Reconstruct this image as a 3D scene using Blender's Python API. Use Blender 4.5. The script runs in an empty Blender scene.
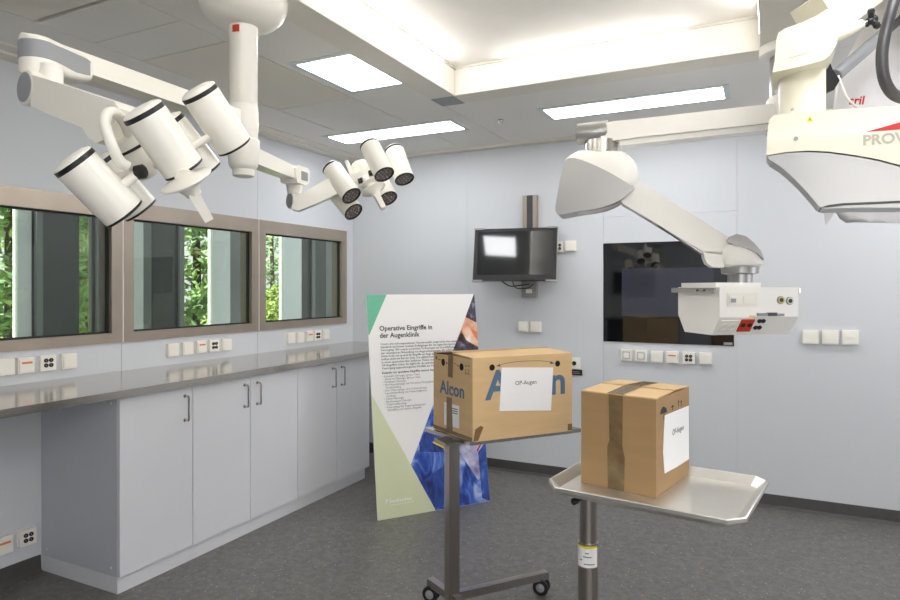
import bpy, bmesh, math, random
from mathutils import Vector, Matrix, noise
random.seed(7)
SC = bpy.context.scene
COL = SC.collection
PI = math.pi

# ------------------------------------------------------------------ camera model (900 x 600)
FPX, CX, CY, CAMZ = 640.0, 450.0, 287.5, 1.45
YAW = math.atan(0.5)
F = Vector((-math.sin(YAW), math.cos(YAW), 0)); R = Vector((math.cos(YAW), math.sin(YAW), 0)); Z = Vector((0, 0, 1))
CAM = Vector((0, 0, CAMZ))
def ray(px, py): return F + R * ((px - CX) / FPX) + Z * ((CY - py) / FPX)
def W(px, py, d): return CAM + ray(px, py) * d
def onX(px, py, X): r = ray(px, py); return CAM + r * (X / r.x)
def onY(px, py, Y): r = ray(px, py); return CAM + r * (Y / r.y)
def onZ(px, py, zz): r = ray(px, py); return CAM + r * ((zz - CAMZ) / r.z)
def onP(px, py, o, n): r = ray(px, py); return CAM + r * ((o - CAM).dot(n) / r.dot(n))

XL, YB, ZC = -3.34, 4.73, 2.58          # left wall, back wall, ceiling
XR, YF = 2.3, -2.2                      # right wall, wall behind the camera

# ------------------------------------------------------------------ materials
def lin(c):
    c /= 255.0
    return c / 12.92 if c <= .04045 else ((c + .055) / 1.055) ** 2.4
def rgb(*c): return (lin(c[0]), lin(c[1]), lin(c[2]), 1)
def base(name):
    m = bpy.data.materials.new(name); m.use_nodes = True
    nt = m.node_tree
    return m, nt, nt.nodes['Principled BSDF']
def N(nt, t, **k):
    n = nt.nodes.new(t)
    for a, b in k.items(): setattr(n, a, b)
    return n
def pm(name, col, rough=.5, metal=0., var=.04, scale=6., stretch=(1, 1, 1), bump=0., bscale=60., spec=.5, coat=0., coord='Object'):
    """procedural surface: base colour with a slight noise variation and optional bump"""
    m, nt, b = base(name)
    tc = N(nt, 'ShaderNodeTexCoord'); mp = N(nt, 'ShaderNodeMapping'); mp.inputs['Scale'].default_value = stretch
    nt.links.new(tc.outputs[coord], mp.inputs[0])
    no = N(nt, 'ShaderNodeTexNoise'); no.inputs['Scale'].default_value = scale; no.inputs['Detail'].default_value = 3
    nt.links.new(mp.outputs[0], no.inputs['Vector'])
    cr = N(nt, 'ShaderNodeValToRGB')
    c = rgb(*col)
    cr.color_ramp.elements[0].position = .3; cr.color_ramp.elements[1].position = .7
    cr.color_ramp.elements[0].color = tuple(v * (1 - var) for v in c[:3]) + (1,)
    cr.color_ramp.elements[1].color = tuple(min(1, v * (1 + var)) for v in c[:3]) + (1,)
    nt.links.new(no.outputs['Fac'], cr.inputs[0]); nt.links.new(cr.outputs[0], b.inputs['Base Color'])
    b.inputs['Roughness'].default_value = rough; b.inputs['Metallic'].default_value = metal
    b.inputs['Specular IOR Level'].default_value = spec; b.inputs['Coat Weight'].default_value = coat
    if bump:
        n2 = N(nt, 'ShaderNodeTexNoise'); n2.inputs['Scale'].default_value = bscale; n2.inputs['Detail'].default_value = 2
        nt.links.new(mp.outputs[0], n2.inputs['Vector'])
        bp = N(nt, 'ShaderNodeBump'); bp.inputs['Strength'].default_value = bump; bp.inputs['Distance'].default_value = .01
        nt.links.new(n2.outputs['Fac'], bp.inputs['Height']); nt.links.new(bp.outputs[0], b.inputs['Normal'])
    return m
def emit(name, col, s):
    m, nt, b = base(name)
    b.inputs['Base Color'].default_value = rgb(*col); b.inputs['Roughness'].default_value = .6
    b.inputs['Emission Color'].default_value = rgb(*col); b.inputs['Emission Strength'].default_value = s
    return m
def glassmat(name, tint, f0=.06):
    m = bpy.data.materials.new(name); m.use_nodes = True; nt = m.node_tree; nt.nodes.clear()
    o = N(nt, 'ShaderNodeOutputMaterial'); mx = N(nt, 'ShaderNodeMixShader'); t = N(nt, 'ShaderNodeBsdfTransparent'); g = N(nt, 'ShaderNodeBsdfGlossy')
    t.inputs[0].default_value = rgb(*tint); g.inputs['Roughness'].default_value = .01
    lw = N(nt, 'ShaderNodeFresnel'); ge = N(nt, 'ShaderNodeNewGeometry'); mr = N(nt, 'ShaderNodeMapRange')
    mr.inputs[3].default_value = 1.5; mr.inputs[4].default_value = 1 / 1.5; nt.links.new(ge.outputs['Backfacing'], mr.inputs[0]); nt.links.new(mr.outputs[0], lw.inputs[0])
    nt.links.new(lw.outputs[0], mx.inputs[0]); nt.links.new(t.outputs[0], mx.inputs[1]); nt.links.new(g.outputs[0], mx.inputs[2]); nt.links.new(mx.outputs[0], o.inputs[0])
    return m
def floormat():
    m, nt, b = base('speckled grey vinyl')
    tc = N(nt, 'ShaderNodeTexCoord')
    no = N(nt, 'ShaderNodeTexNoise'); no.inputs['Scale'].default_value = 35; no.inputs['Detail'].default_value = 4
    nt.links.new(tc.outputs['Object'], no.inputs['Vector'])
    cr = N(nt, 'ShaderNodeValToRGB'); cr.color_ramp.elements[0].color = rgb(97, 94, 92); cr.color_ramp.elements[1].color = rgb(114, 111, 108)
    cr.color_ramp.elements[0].position = .35; cr.color_ramp.elements[1].position = .65
    nt.links.new(no.outputs['Fac'], cr.inputs[0]); last = cr.outputs[0]
    for sc, th, c in ((30, .12, (164, 160, 154)), (55, .14, (136, 132, 128)), (40, .14, (66, 64, 62))):
        v = N(nt, 'ShaderNodeTexVoronoi'); v.inputs['Scale'].default_value = sc
        nt.links.new(tc.outputs['Object'], v.inputs['Vector'])
        lt = N(nt, 'ShaderNodeMath', operation='LESS_THAN'); lt.inputs[1].default_value = th
        nt.links.new(v.outputs['Distance'], lt.inputs[0])
        mx = N(nt, 'ShaderNodeMix', data_type='RGBA'); mx.inputs[7].default_value = rgb(*c)
        nt.links.new(lt.outputs[0], mx.inputs[0]); nt.links.new(last, mx.inputs[6]); last = mx.outputs[2]
    nt.links.new(last, b.inputs['Base Color']); b.inputs['Roughness'].default_value = .42
    bp = N(nt, 'ShaderNodeBump'); bp.inputs['Strength'].default_value = .06; bp.inputs['Distance'].default_value = .003
    nt.links.new(no.outputs['Fac'], bp.inputs['Height']); nt.links.new(bp.outputs[0], b.inputs['Normal'])
    return m
def rampmat(name, stops, scale, stretch=(1, 1, 1), rough=.6, detail=4, dist=0.):
    m, nt, b = base(name)
    tc = N(nt, 'ShaderNodeTexCoord'); mp = N(nt, 'ShaderNodeMapping'); mp.inputs['Scale'].default_value = stretch
    no = N(nt, 'ShaderNodeTexNoise'); no.inputs['Scale'].default_value = scale; no.inputs['Detail'].default_value = detail; no.inputs['Distortion'].default_value = dist
    nt.links.new(tc.outputs['Object'], mp.inputs[0]); nt.links.new(mp.outputs[0], no.inputs['Vector'])
    cr = N(nt, 'ShaderNodeValToRGB')
    e = cr.color_ramp.elements
    e[0].position, e[0].color = stops[0][0], rgb(*stops[0][1]); e[1].position, e[1].color = stops[-1][0], rgb(*stops[-1][1])
    for p, c in stops[1:-1]:
        q = e.new(p); q.color = rgb(*c)
    nt.links.new(no.outputs['Fac'], cr.inputs[0]); nt.links.new(cr.outputs[0], b.inputs['Base Color']); b.inputs['Roughness'].default_value = rough
    return m

M = dict(
    wall=pm('lavender grey wall panel', (207, 210, 214), .45, var=.012, scale=2),
    ceil=pm('grey painted ceiling tile', (234, 232, 227), .6, var=.015, scale=3),
    ceilwarm=pm('warm grey access panel', (232, 227, 216), .6, var=.015, scale=3),
    trim=pm('cream ceiling trim', (228, 224, 214), .5, var=.02),
    gap=pm('dark joint', (70, 68, 64), .8),
    floor=floormat(),
    cove=pm('dark rubber skirting', (72, 70, 68), .5, var=.06, scale=20),
    white=pm('warm white enamel', (244, 241, 231), .32, var=.01, coat=.2),
    white2=pm('cool white enamel', (246, 244, 238), .35, var=.01, coat=.1),
    cream=pm('cream enamel', (224, 219, 199), .4, var=.01, coat=.15),
    plate=pm('white socket plastic', (240, 236, 226), .4, var=.01),
    grey=pm('mid grey plastic', (150, 152, 156), .4, var=.02),
    silver=pm('silver grey lacquer', (160, 159, 158), .28, metal=.5, var=.03, scale=3),
    black=pm('black plastic', (28, 28, 30), .4, var=.05),
    darkgrey=pm('dark grey plastic', (62, 63, 66), .45, var=.05),
    rubber=pm('black cable rubber', (58, 57, 58), .4, var=.05),
    lensbase=pm('lamp lens plate', (104, 98, 95), .2, var=.1, scale=60),
    lens=rampmat('lamp lens', [(.3, (90, 82, 80)), (.55, (140, 130, 126)), (.7, (190, 180, 174))], 90, rough=.15),
    cab=pm('pale grey laminate', (216, 217, 221), .4, var=.01, scale=3),
    cabside=pm('blue grey laminate side', (190, 193, 201), .38, var=.012, scale=3),
    traysteel=pm('pale satin steel', (222, 220, 214), .34, metal=.9, var=.03, scale=14, stretch=(1, 20, 20)),
    steel=pm('brushed stainless steel', (186, 182, 176), .24, metal=1, var=.06, scale=14, stretch=(30, .6, 30), bump=.03, bscale=40),
    counter=pm('brushed steel worktop', (196, 190, 182), .13, metal=1, var=.05, scale=10, stretch=(14, .5, 14), bump=.02, bscale=30),
    post=pm('satin steel post', (170, 164, 158), .28, metal=1, var=.05, scale=14, stretch=(10, 10, .4)),
    frame=pm('champagne steel window frame', (176, 164, 150), .38, metal=.75, var=.05, scale=12, stretch=(20, .4, .6)),
    gasket=pm('black gasket', (34, 34, 36), .6),
    glass=glassmat('window glass', (214, 220, 216)),
    card=pm('brown corrugated cardboard', (208, 176, 130), .75, var=.05, scale=5, stretch=(1, 1, 6), bump=.05, bscale=40),
    card2=pm('darker brown cardboard', (162, 130, 90), .75, var=.05, scale=5, stretch=(1, 1, 6), bump=.05, bscale=40),
    tape=pm('brown packing tape', (122, 96, 58), .25, var=.12, scale=40, spec=.6),
    tape2=pm('olive brown packing tape', (118, 98, 66), .22, var=.2, scale=30, bump=.2, bscale=50, spec=.6),
    paper=pm('white paper', (240, 239, 238), .7, var=.01),
    blueink=pm('blue printed ink', (80, 110, 136), .7, var=.03),
    blackink=pm('black printed ink', (42, 40, 42), .7),
    greyink=pm('dark grey printed ink', (84, 84, 86), .7),
    hole=pm('dark hand hole', (20, 16, 12), .9),
    red=pm('red ink', (196, 32, 30), .5),
    orange=pm('orange plastic', (224, 128, 76), .5),
    redplast=pm('red socket plastic', (206, 62, 36), .4),
    yellow=pm('yellow print', (232, 214, 40), .5),
    lettergrey=pm('grey lettering', (176, 172, 156), .5),
    screen=pm('black display glass', (12, 13, 15), .03, var=.02, spec=1.0, coat=.7),
    panel=pm('dark display panel', (58, 60, 70), .05, var=.02, spec=.9),
    monitor=pm('monitor display glass', (34, 36, 38), .06, var=.03, spec=.8),
    green=pm('teal green print', (104, 182, 150), .5, var=.02),
    pale=pm('pale olive print', (211, 216, 178), .5, var=.02),
    board=pm('white poster board', (238, 236, 233), .5, var=.005),
    photo=rampmat('blue gown print', [(.32, (14, 30, 84)), (.42, (34, 68, 160)), (.5, (66, 106, 194)), (.57, (128, 154, 214)), (.68, (190, 200, 230))], 8, (1, 1, .6), .5, 3, 1.2),
    photodark=rampmat('navy print', [(.35, (34, 30, 44)), (.55, (70, 62, 84)), (.7, (150, 140, 156))], 20, rough=.5),
    photodeep=rampmat('deep blue print', [(.35, (18, 34, 92)), (.6, (44, 84, 176)), (.75, (110, 142, 210))], 12, (1, 1, .5), .5, 3, 1),
    skin=rampmat('peach print', [(.35, (214, 140, 100)), (.55, (236, 196, 168)), (.7, (246, 226, 210))], 10, rough=.5),
    lilac=rampmat('lilac print', [(.3, (120, 112, 150)), (.5, (176, 172, 206)), (.7, (222, 222, 236))], 12, rough=.5),
    plastic=pm('thin white plastic film', (236, 234, 236), .3, var=.03, scale=8, bump=.5, bscale=9),
    fill_light=emit('added fill light pane', (252, 252, 255), 1.5),  # added glow out of view, brightens the room from the right
    fill_light2=emit('bright added fill light pane', (254, 252, 248), 2.8),  # stronger added glow, brightens the room from behind the camera
    lamp=emit('luminous diffuser', (252, 253, 255), 9.0),
    coffer=emit('luminous side panel', (255, 252, 246), 4.0),
    cofferdim=pm('white coffer panel', (244, 241, 234), .5, var=.01),
    canvas=pm('white laminar flow cloth', (240, 237, 232), .8, var=.02),
    lampframe=pm('pale glass lamp rim', (206, 216, 216), .3, var=.02),
    column=pm('white painted column', (236, 238, 236), .6, var=.03),
    dusk=pm('dark grey corridor panel', (74, 73, 69), .35, var=.05, scale=2),
    dusk2=pm('mid grey corridor panel', (128, 130, 126), .5, var=.05, scale=2),
    leaf=rampmat('green leaf', [(.3, (104, 142, 84)), (.5, (158, 188, 126)), (.7, (222, 230, 186))], 3, rough=.6),
    leafb=rampmat('yellow green leaf', [(.3, (134, 166, 84)), (.5, (186, 204, 112)), (.7, (226, 232, 172))], 3, rough=.6),
    bark=pm('bark', (92, 78, 62), .9, var=.2, scale=20),
    grass=rampmat('sunlit grass', [(.3, (120, 150, 70)), (.7, (180, 200, 110))], 4, rough=.9),
    dark=pm('dark laminate', (40, 38, 36), .5),
)

# ------------------------------------------------------------------ mesh builder
class MB:
    """collects shapes; build() links them as ONE mesh object"""
    def __init__(self): self.bm = bmesh.new(); self.mi = 0
    def m(self, i): self.mi = i; return self
    def _in(self, t, bev=0, seg=2, ang=30):
        if bev:
            es = [e for e in t.edges if len(e.link_faces) == 2 and e.calc_face_angle(0) > math.radians(ang)]
            bmesh.ops.bevel(t, geom=es, offset=bev, offset_type='OFFSET', segments=seg, profile=.5, affect='EDGES', clamp_overlap=True)
        bmesh.ops.recalc_face_normals(t, faces=t.faces)
        for f in t.faces: f.material_index = self.mi
        me = bpy.data.meshes.new('t'); t.to_mesh(me); t.free(); self.bm.from_mesh(me); bpy.data.meshes.remove(me)
        return self
    def hexa(self, p, bev=0, seg=2):
        """8 points: 4 bottom then 4 top"""
        t = bmesh.new(); v = [t.verts.new(q) for q in p]
        for f in ((0, 1, 2, 3), (4, 5, 6, 7), (0, 1, 5, 4), (1, 2, 6, 5), (2, 3, 7, 6), (3, 0, 4, 7)): t.faces.new([v[i] for i in f])
        return self._in(t, bev, seg)
    def box(self, a, b, bev=0, seg=2):
        x0, y0, z0 = a; x1, y1, z1 = b
        return self.hexa([(x0, y0, z0), (x1, y0, z0), (x1, y1, z0), (x0, y1, z0), (x0, y0, z1), (x1, y0, z1), (x1, y1, z1), (x0, y1, z1)], bev, seg)
    def obox(self, o, u, v, w, bev=0, seg=2):
        o, u, v, w = Vector(o), Vector(u), Vector(v), Vector(w)
        return self.hexa([o, o + u, o + u + v, o + v, o + w, o + u + w, o + u + v + w, o + v + w], bev, seg)
    def beam(self, p0, p1, w0, h0, w1=None, h1=None, bev=.006, up=Z, seg=2):
        p0, p1 = Vector(p0), Vector(p1); w1 = w0 if w1 is None else w1; h1 = h0 if h1 is None else h1
        d = (p1 - p0).normalized(); s = d.cross(up).normalized(); u = s.cross(d)
        q = []
        for p, w, h in ((p0, w0, h0), (p1, w1, h1)):
            q += [p - s * w / 2 - u * h / 2, p + s * w / 2 - u * h / 2, p + s * w / 2 + u * h / 2, p - s * w / 2 + u * h / 2]
        return self.hexa(q, bev, seg)
    def prism(self, pts, ext, bev=0, seg=2, ang=30):
        """polygon points extruded along vector ext"""
        t = bmesh.new(); ext = Vector(ext)
        a = [t.verts.new(p) for p in pts]; b = [t.verts.new(Vector(p) + ext) for p in pts]; n = len(pts)
        t.faces.new(a); t.faces.new(b)
        for i in range(n): t.faces.new((a[i], a[(i + 1) % n], b[(i + 1) % n], b[i]))
        return self._in(t, bev, seg, ang)
    def poly(self, pts):
        t = bmesh.new(); t.faces.new([t.verts.new(p) for p in pts])
        for f in t.faces: f.material_index = self.mi
        me = bpy.data.meshes.new('t'); t.to_mesh(me); t.free(); self.bm.from_mesh(me); bpy.data.meshes.remove(me)
        return self
    def lathe(self, o, axis, prof, n=32, caps=True):
        """prof: list of (radius, distance along axis)"""
        o, a = Vector(o), Vector(axis).normalized()
        s = a.cross(Vector((0, 0, 1)) if abs(a.z) < .9 else Vector((1, 0, 0))).normalized(); u = a.cross(s)
        t = bmesh.new(); rings = []
        for r, z in prof:
            rings.append([t.verts.new(o + a * z + (s * math.cos(2 * PI * i / n) + u * math.sin(2 * PI * i / n)) * max(r, 1e-4)) for i in range(n)])
        for A, B in zip(rings, rings[1:]):
            for i in range(n): t.faces.new((A[i], A[(i + 1) % n], B[(i + 1) % n], B[i]))
        if caps: t.faces.new(rings[0]); t.faces.new(rings[-1])
        return self._in(t)
    def cyl(self, p0, p1, r0, r1=None, n=24, bev=0):
        p0, p1 = Vector(p0), Vector(p1); r1 = r0 if r1 is None else r1; L = (p1 - p0).length
        pr = [(r0, 0), (r1, L)] if not bev else [(r0 - bev, 0), (r0 - bev * .3, bev * .3), (r0, bev), (r1, L - bev), (r1 - bev * .3, L - bev * .3), (r1 - bev, L)]
        return self.lathe(p0, p1 - p0, pr, n)
    def tube(self, pts, r, n=12, sub=6):
        pts = [Vector(p) for p in pts]; P = []
        for i in range(len(pts) - 1):
            a, b, c, d = pts[max(i - 1, 0)], pts[i], pts[i + 1], pts[min(i + 2, len(pts) - 1)]
            for k in range(sub):
                t = k / sub
                P.append(.5 * ((2 * b) + (c - a) * t + (2 * a - 5 * b + 4 * c - d) * t * t + (3 * b - a - 3 * c + d) * t ** 3))
        P.append(pts[-1]); t = bmesh.new(); rings = []; ref = Vector((.3, .5, .81))
        for i, p in enumerate(P):
            d = (P[min(i + 1, len(P) - 1)] - P[max(i - 1, 0)]).normalized()
            s = ref - d * ref.dot(d); s.normalize(); ref = s; u = d.cross(s)
            rings.append([t.verts.new(p + (s * math.cos(2 * PI * k / n) + u * math.sin(2 * PI * k / n)) * r) for k in range(n)])
        for A, B in zip(rings, rings[1:]):
            for k in range(n): t.faces.new((A[k], A[(k + 1) % n], B[(k + 1) % n], B[k]))
        t.faces.new(rings[0]); t.faces.new(rings[-1])
        return self._in(t)
    def loft(self, rings, caps=True):
        t = bmesh.new(); rs = [[t.verts.new(p) for p in r] for r in rings]; n = len(rs[0])
        for A, B in zip(rs, rs[1:]):
            for k in range(n): t.faces.new((A[k], A[(k + 1) % n], B[(k + 1) % n], B[k]))
        if caps: t.faces.new(rs[0]); t.faces.new(rs[-1])
        return self._in(t)
    def text(self, s, o, u, v, size, align='LEFT', bold=0., res=2):
        """flat lettering whose baseline starts at o, running along u with up v"""
        cu = bpy.data.curves.new('txt', 'FONT'); cu.body = s; cu.size = size; cu.align_x = align; cu.offset = bold; cu.resolution_u = res
        ob = bpy.data.objects.new('txt', cu); COL.objects.link(ob)
        dg = bpy.context.evaluated_depsgraph_get()
        me = bpy.data.meshes.new_from_object(ob.evaluated_get(dg))
        u, v = Vector(u).normalized(), Vector(v).normalized(); w = u.cross(v)
        mt = Matrix(((u.x, v.x, w.x, o[0]), (u.y, v.y, w.y, o[1]), (u.z, v.z, w.z, o[2]), (0, 0, 0, 1)))
        me.transform(mt)
        for p in me.polygons: p.material_index = self.mi
        self.bm.from_mesh(me)
        bpy.data.objects.remove(ob); bpy.data.curves.remove(cu); bpy.data.meshes.remove(me)
        return self
    def build(self, name, mats, parent=None, local=False, loc=None, smooth=35, label=None):
        me = bpy.data.meshes.new(name); self.bm.to_mesh(me); self.bm.free()
        for x in (mats if isinstance(mats, (list, tuple)) else [mats]): me.materials.append(M[x])
        if local: off = Vector((0, 0, 0))
        elif parent is not None:
            off = Vector((0, 0, 0)); p = parent
            while p: off += p.location; p = p.parent
        else:
            if loc is None:
                xs = [v.co for v in me.vertices]
                loc = Vector(((min(c.x for c in xs) + max(c.x for c in xs)) / 2, (min(c.y for c in xs) + max(c.y for c in xs)) / 2, min(c.z for c in xs)))
            off = Vector(loc)
        if off.length: me.transform(Matrix.Translation(-off))
        if smooth:
            for p in me.polygons: p.use_smooth = True
            me.set_sharp_from_angle(angle=math.radians(smooth))
        me.update()
        o = bpy.data.objects.new(name, me); COL.objects.link(o)
        if parent is not None: o.parent = parent
        else: o.location = off
        if label: o['label'] = label
        return o
def tag(o, label, cat, group=None):
    o['label'] = label; o['category'] = cat
    if group: o['group'] = group
    return o
def thing(name, label, cat, loc, rotz=0, group=None):
    o = bpy.data.objects.new(name, None); o.empty_display_size = .05; COL.objects.link(o)
    o.location = Vector(loc); o.rotation_euler = (0, 0, rotz)
    return tag(o, label, cat, group)
def struct(o): o['kind'] = 'structure'; return o

# ------------------------------------------------------------------ room shell
fl = MB().box((XL - .15, YF - .15, -.1), (XR + .15, YB + .15, 0)); struct(fl.build('floor', 'floor', smooth=0))
# back wall: panels with fine joints
b = MB(); b.m(1).box((XL - .15, YB + .012, -.1), (XR + .15, YB + .15, 2.95)); b.m(0)
xs = [XL - .15, onY(467, 300, YB).x, onY(603.6, 300, YB).x, onY(737, 300, YB).x, 1.1, XR + .15]
g = .0008; zb = onY(670, 214, YB).z
for i, (a, c) in enumerate(zip(xs, xs[1:])):
    cuts = [-.1, zb, 2.95] if i == 2 else [-.1, 2.95]
    for z0, z1 in zip(cuts, cuts[1:]): b.box((a + g, YB, z0 + g), (c - g, YB + .013, z1 - g), .001, 1)
struct(b.build('wall_back', ['wall', 'cabside'], smooth=0))
# left wall with the long window opening
WY = [1.361, 2.453, 3.548, 4.631]; WZ0, WZ1 = 1.136, 1.946
b = MB(); xa, xb = XL - .15, XL
b.box((xa, YF - .15, -.1), (xb, YB, WZ0)).box((xa, YF - .15, WZ1), (xb, YB, 2.95))
b.box((xa, YF - .15, WZ0), (xb, WY[0], WZ1)).box((xa, WY[3], WZ0), (xb, YB, WZ1))
struct(b.build('wall_left', 'wall', smooth=0))
RW = ((-1.6, .3), (2.7, 4.3)); RZ = (.85, 2.4)
b = MB().box((XR, YF - .15, -.1), (XR + .15, YB, RZ[0])).box((XR, YF - .15, RZ[1]), (XR + .15, YB, 2.95))
for y0, y1 in ((YF - .15, RW[0][0]), (RW[0][1], RW[1][0]), (RW[1][1], YB)): b.box((XR, y0, RZ[0]), (XR + .15, y1, RZ[1]))
struct(b.build('wall_right', 'wall', smooth=0))
for k_, (y0, y1) in enumerate(RW):
    b = MB()
    for a_, c_ in (((y0, RZ[0]), (y1, RZ[0] + .06)), ((y0, RZ[1] - .06), (y1, RZ[1])), ((y0, RZ[0]), (y0 + .06, RZ[1])), ((y1 - .06, RZ[0]), (y1, RZ[1]))): b.box((XR - .01, a_[0], a_[1]), (XR + .09, c_[0], c_[1]))
    wf = struct(b.build('window_%d' % (k_ + 4), 'frame', smooth=0))  # added windows, unseen, their panes glow to brighten the room
    MB().box((XR + .04, y0 + .05, RZ[0] + .05), (XR + .06, y1 - .05, RZ[1] - .05)).build('fill_light_pane', 'fill_light', wf, smooth=0)
FX0, FX1 = .2, 2.1
b = MB().box((XL, YF - .15, -.1), (FX0, YF, 2.95)).box((FX1, YF - .15, -.1), (XR, YF, 2.95)).box((FX0, YF - .15, -.1), (FX1, YF, RZ[0])).box((FX0, YF - .15, RZ[1]), (FX1, YF, 2.95))
struct(b.build('wall_front', 'wall', smooth=0))
b = MB()
for a_, c_ in (((FX0, RZ[0]), (FX1, RZ[0] + .06)), ((FX0, RZ[1] - .06), (FX1, RZ[1])), ((FX0, RZ[0]), (FX0 + .06, RZ[1])), ((FX1 - .06, RZ[0]), (FX1, RZ[1]))): b.box((a_[0], YF - .09, a_[1]), (c_[0], YF + .01, c_[1]))
wf = struct(b.build('window_6', 'frame', smooth=0))  # added window behind the camera, put in as fill light
MB().box((FX0 + .05, YF - .06, RZ[0] + .05), (FX1 - .05, YF - .04, RZ[1] - .05)).build('fill_light_pane', 'fill_light2', wf, smooth=0)
# fine joints of the left wall cladding (raised cover strips)
for k, y in enumerate((WY[1], WY[2])):
    struct(MB().box((XL, y - .004, .97), (XL + .003, y + .004, WZ0)).box((XL, y - .003, WZ1), (XL + .0015, y + .003, ZC - .03)).build('trim_%d' % (k + 1), 'wall'))
# skirting
def skirt(name, a, c, n):
    a, c, n = Vector(a), Vector(c), Vector(n)
    o = MB().prism([a, a + n * .022, a + n * .012 + Z * .018, a + n * .008 + Z * .085, a + Z * .085], c - a, 0)
    struct(o.build(name, 'cove', smooth=20))
skirt('baseboard_back', (XL, YB, 0), (XR, YB, 0), (0, -1, 0))
skirt('baseboard_left', (XL, YF, 0), (XL, 1.99, 0), (1, 0, 0))
skirt('baseboard_right', (XR, YF, 0), (XR, YB, 0), (-1, 0, 0))
skirt('baseboard_front', (XL, YF, 0), (XR, YF, 0), (0, 1, 0))
# ceiling panels with open joints, and the coffer opening
HX0, HX1, HY0, HY1 = -1.65, -.04, .5, 3.36      # coffer opening
FW = .16                                         # its frame
b = MB()
def pan(x0, x1, y0, y1, g0=.003, mi=0): b.m(mi).box((x0 + g0, y0 + g0, ZC), (x1 - g0, y1 - g0, ZC + .03), .001, 1)
pan(XL, -2.80, YF, YB)
for y0, y1, mi in ((YF, -.9, 0), (-.9, .66, 0), (.66, 1.64, 1), (1.655, 1.912, 0), (1.912, 2.17, 0), (2.17, 3.15, 1), (3.15, YB, 0)): pan(-2.80, -2.225, y0, y1, .004, mi)
pan(-2.225, HX0 - FW, YF, YB)
pan(HX0 - FW, HX1 + FW, HY1 + FW, YB); pan(HX0 - FW, HX1 + FW, YF, HY0 - FW)
for y0, y1 in ((YF, .6), (.6, 2.2), (2.2, 3.52), (3.52, YB)): pan(HX1 + FW, 1.0, y0, y1)
pan(1.0, XR, YF, YB)
b.m(2)                                           # dark void above the joints
for x0, x1, y0, y1 in ((XL, HX0 - .04, YF, YB), (HX1 + .04, XR, YF, YB), (HX0 - .04, HX1 + .04, YF, HY0 - .04), (HX0 - .04, HX1 + .04, HY1 + .04, YB)): b.box((x0, y0, ZC + .03), (x1, y1, ZC + .06))
b.box((XL, YF, 2.85), (XR, YB, 2.9))
struct(b.build('ceiling', ['ceil', 'ceilwarm', 'gap'], smooth=0))
# frame around the coffer, 8 mm below the tiles
b = MB(); z0, z1 = ZC - .008, ZC + .03
b.box((HX0 - FW, HY0 - FW, z0), (HX0, HY1 + FW, z1), .002).box((HX1, HY0 - FW, z0), (HX1 + FW, HY1 + FW, z1), .002)
b.box((HX0, HY1, z0), (HX1, HY1 + FW, z1), .002).box((HX0, HY0 - FW, z0), (HX1, HY0, z1), .002)
struct(b.build('trim_3', 'trim', smooth=0))
# ceiling edge trims
b = MB().box((XL, YF, ZC - .022), (XL + .10, YB, ZC), .003).box((XL + .10, YF, ZC - .01), (XL + .19, YB, ZC), .003)
struct(b.build('trim_4', 'trim', smooth=0))
struct(MB().box((XL + .10, YB - .07, ZC - .022), (XR, YB, ZC), .003).build('trim_5', 'trim', smooth=0))

# ------------------------------------------------------------------ laminar flow field in the ceiling
ZT = 2.735
t = thing('laminar_flow_ceiling', 'large white recessed laminar flow field with glowing side panels in the ceiling', 'ceiling light', ((HX0 + HX1) / 2, (HY0 + HY1) / 2, ZC))
b = MB().box((HX0, HY0, ZT), (HX1, HY1, ZT + .02)); b.build('diffuser_cloth', 'canvas', t, smooth=0)
b = MB()
for a, c in (((HX0 - .03, HY0 - .03, ZC - .006), (HX0 + .001, HY1 + .03, ZT)), ((HX1 - .001, HY0 - .03, ZC - .006), (HX1 + .03, HY1 + .03, ZT)), ((HX0, HY1 - .001, ZC - .006), (HX1, HY1 + .03, ZT)), ((HX0, HY0 - .03, ZC - .006), (HX1, HY0 + .001, ZT))): b.box(a, c)
b.build('side_casing', 'cofferdim', t, smooth=0)
b = MB(); e = .012
for a, c in (((HX0, HY0, ZT - .012), (HX0 + e, HY1, ZT)), ((HX1 - e, HY0, ZT - .012), (HX1, HY1, ZT)), ((HX0, HY1 - e, ZT - .012), (HX1, HY1, ZT)), ((HX0, HY0, ZT - .012), (HX1, HY0 + e, ZT))): b.box(a, c, .002)
b.build('rim', 'trim', t, smooth=0)
xa, xb = onY(506, 70, HY1).x, onY(687, 50, HY1).x
def lp(a, c): MB().box(a, c, .001, 1).build('light_panel', 'coffer', t, smooth=0, label='glowing white side panel')
lp((xa, HY1 - .004, ZC + .012), (xb, HY1, ZT - .014))
lp((xa, HY0, ZC + .012), (xb, HY0 + .004, ZT - .014))
for y0, y1 in ((.75, 1.95), (2.03, 3.2)):
    lp((HX0, y0, ZC + .012), (HX0 + .004, y1, ZT - .014)); lp((HX1 - .004, y0, ZC + .012), (HX1, y1, ZT - .014))
for x in (HX0 - FW, HX1):
    b = MB().box((x, HY1 + .003, ZC - .011), (x + FW - .01, HY1 + FW, ZC - .007)); b.m(1)
    for i in range(6):
        for j in range(6): b.box((x + .012 + i * .024, HY1 + .014 + j * .024, ZC - .0118), (x + .02 + i * .024, HY1 + .022 + j * .024, ZC - .0105))
    b.build('corner_grille', ['grey', 'darkgrey'], t, smooth=0, label='grey perforated corner plate')

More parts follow.
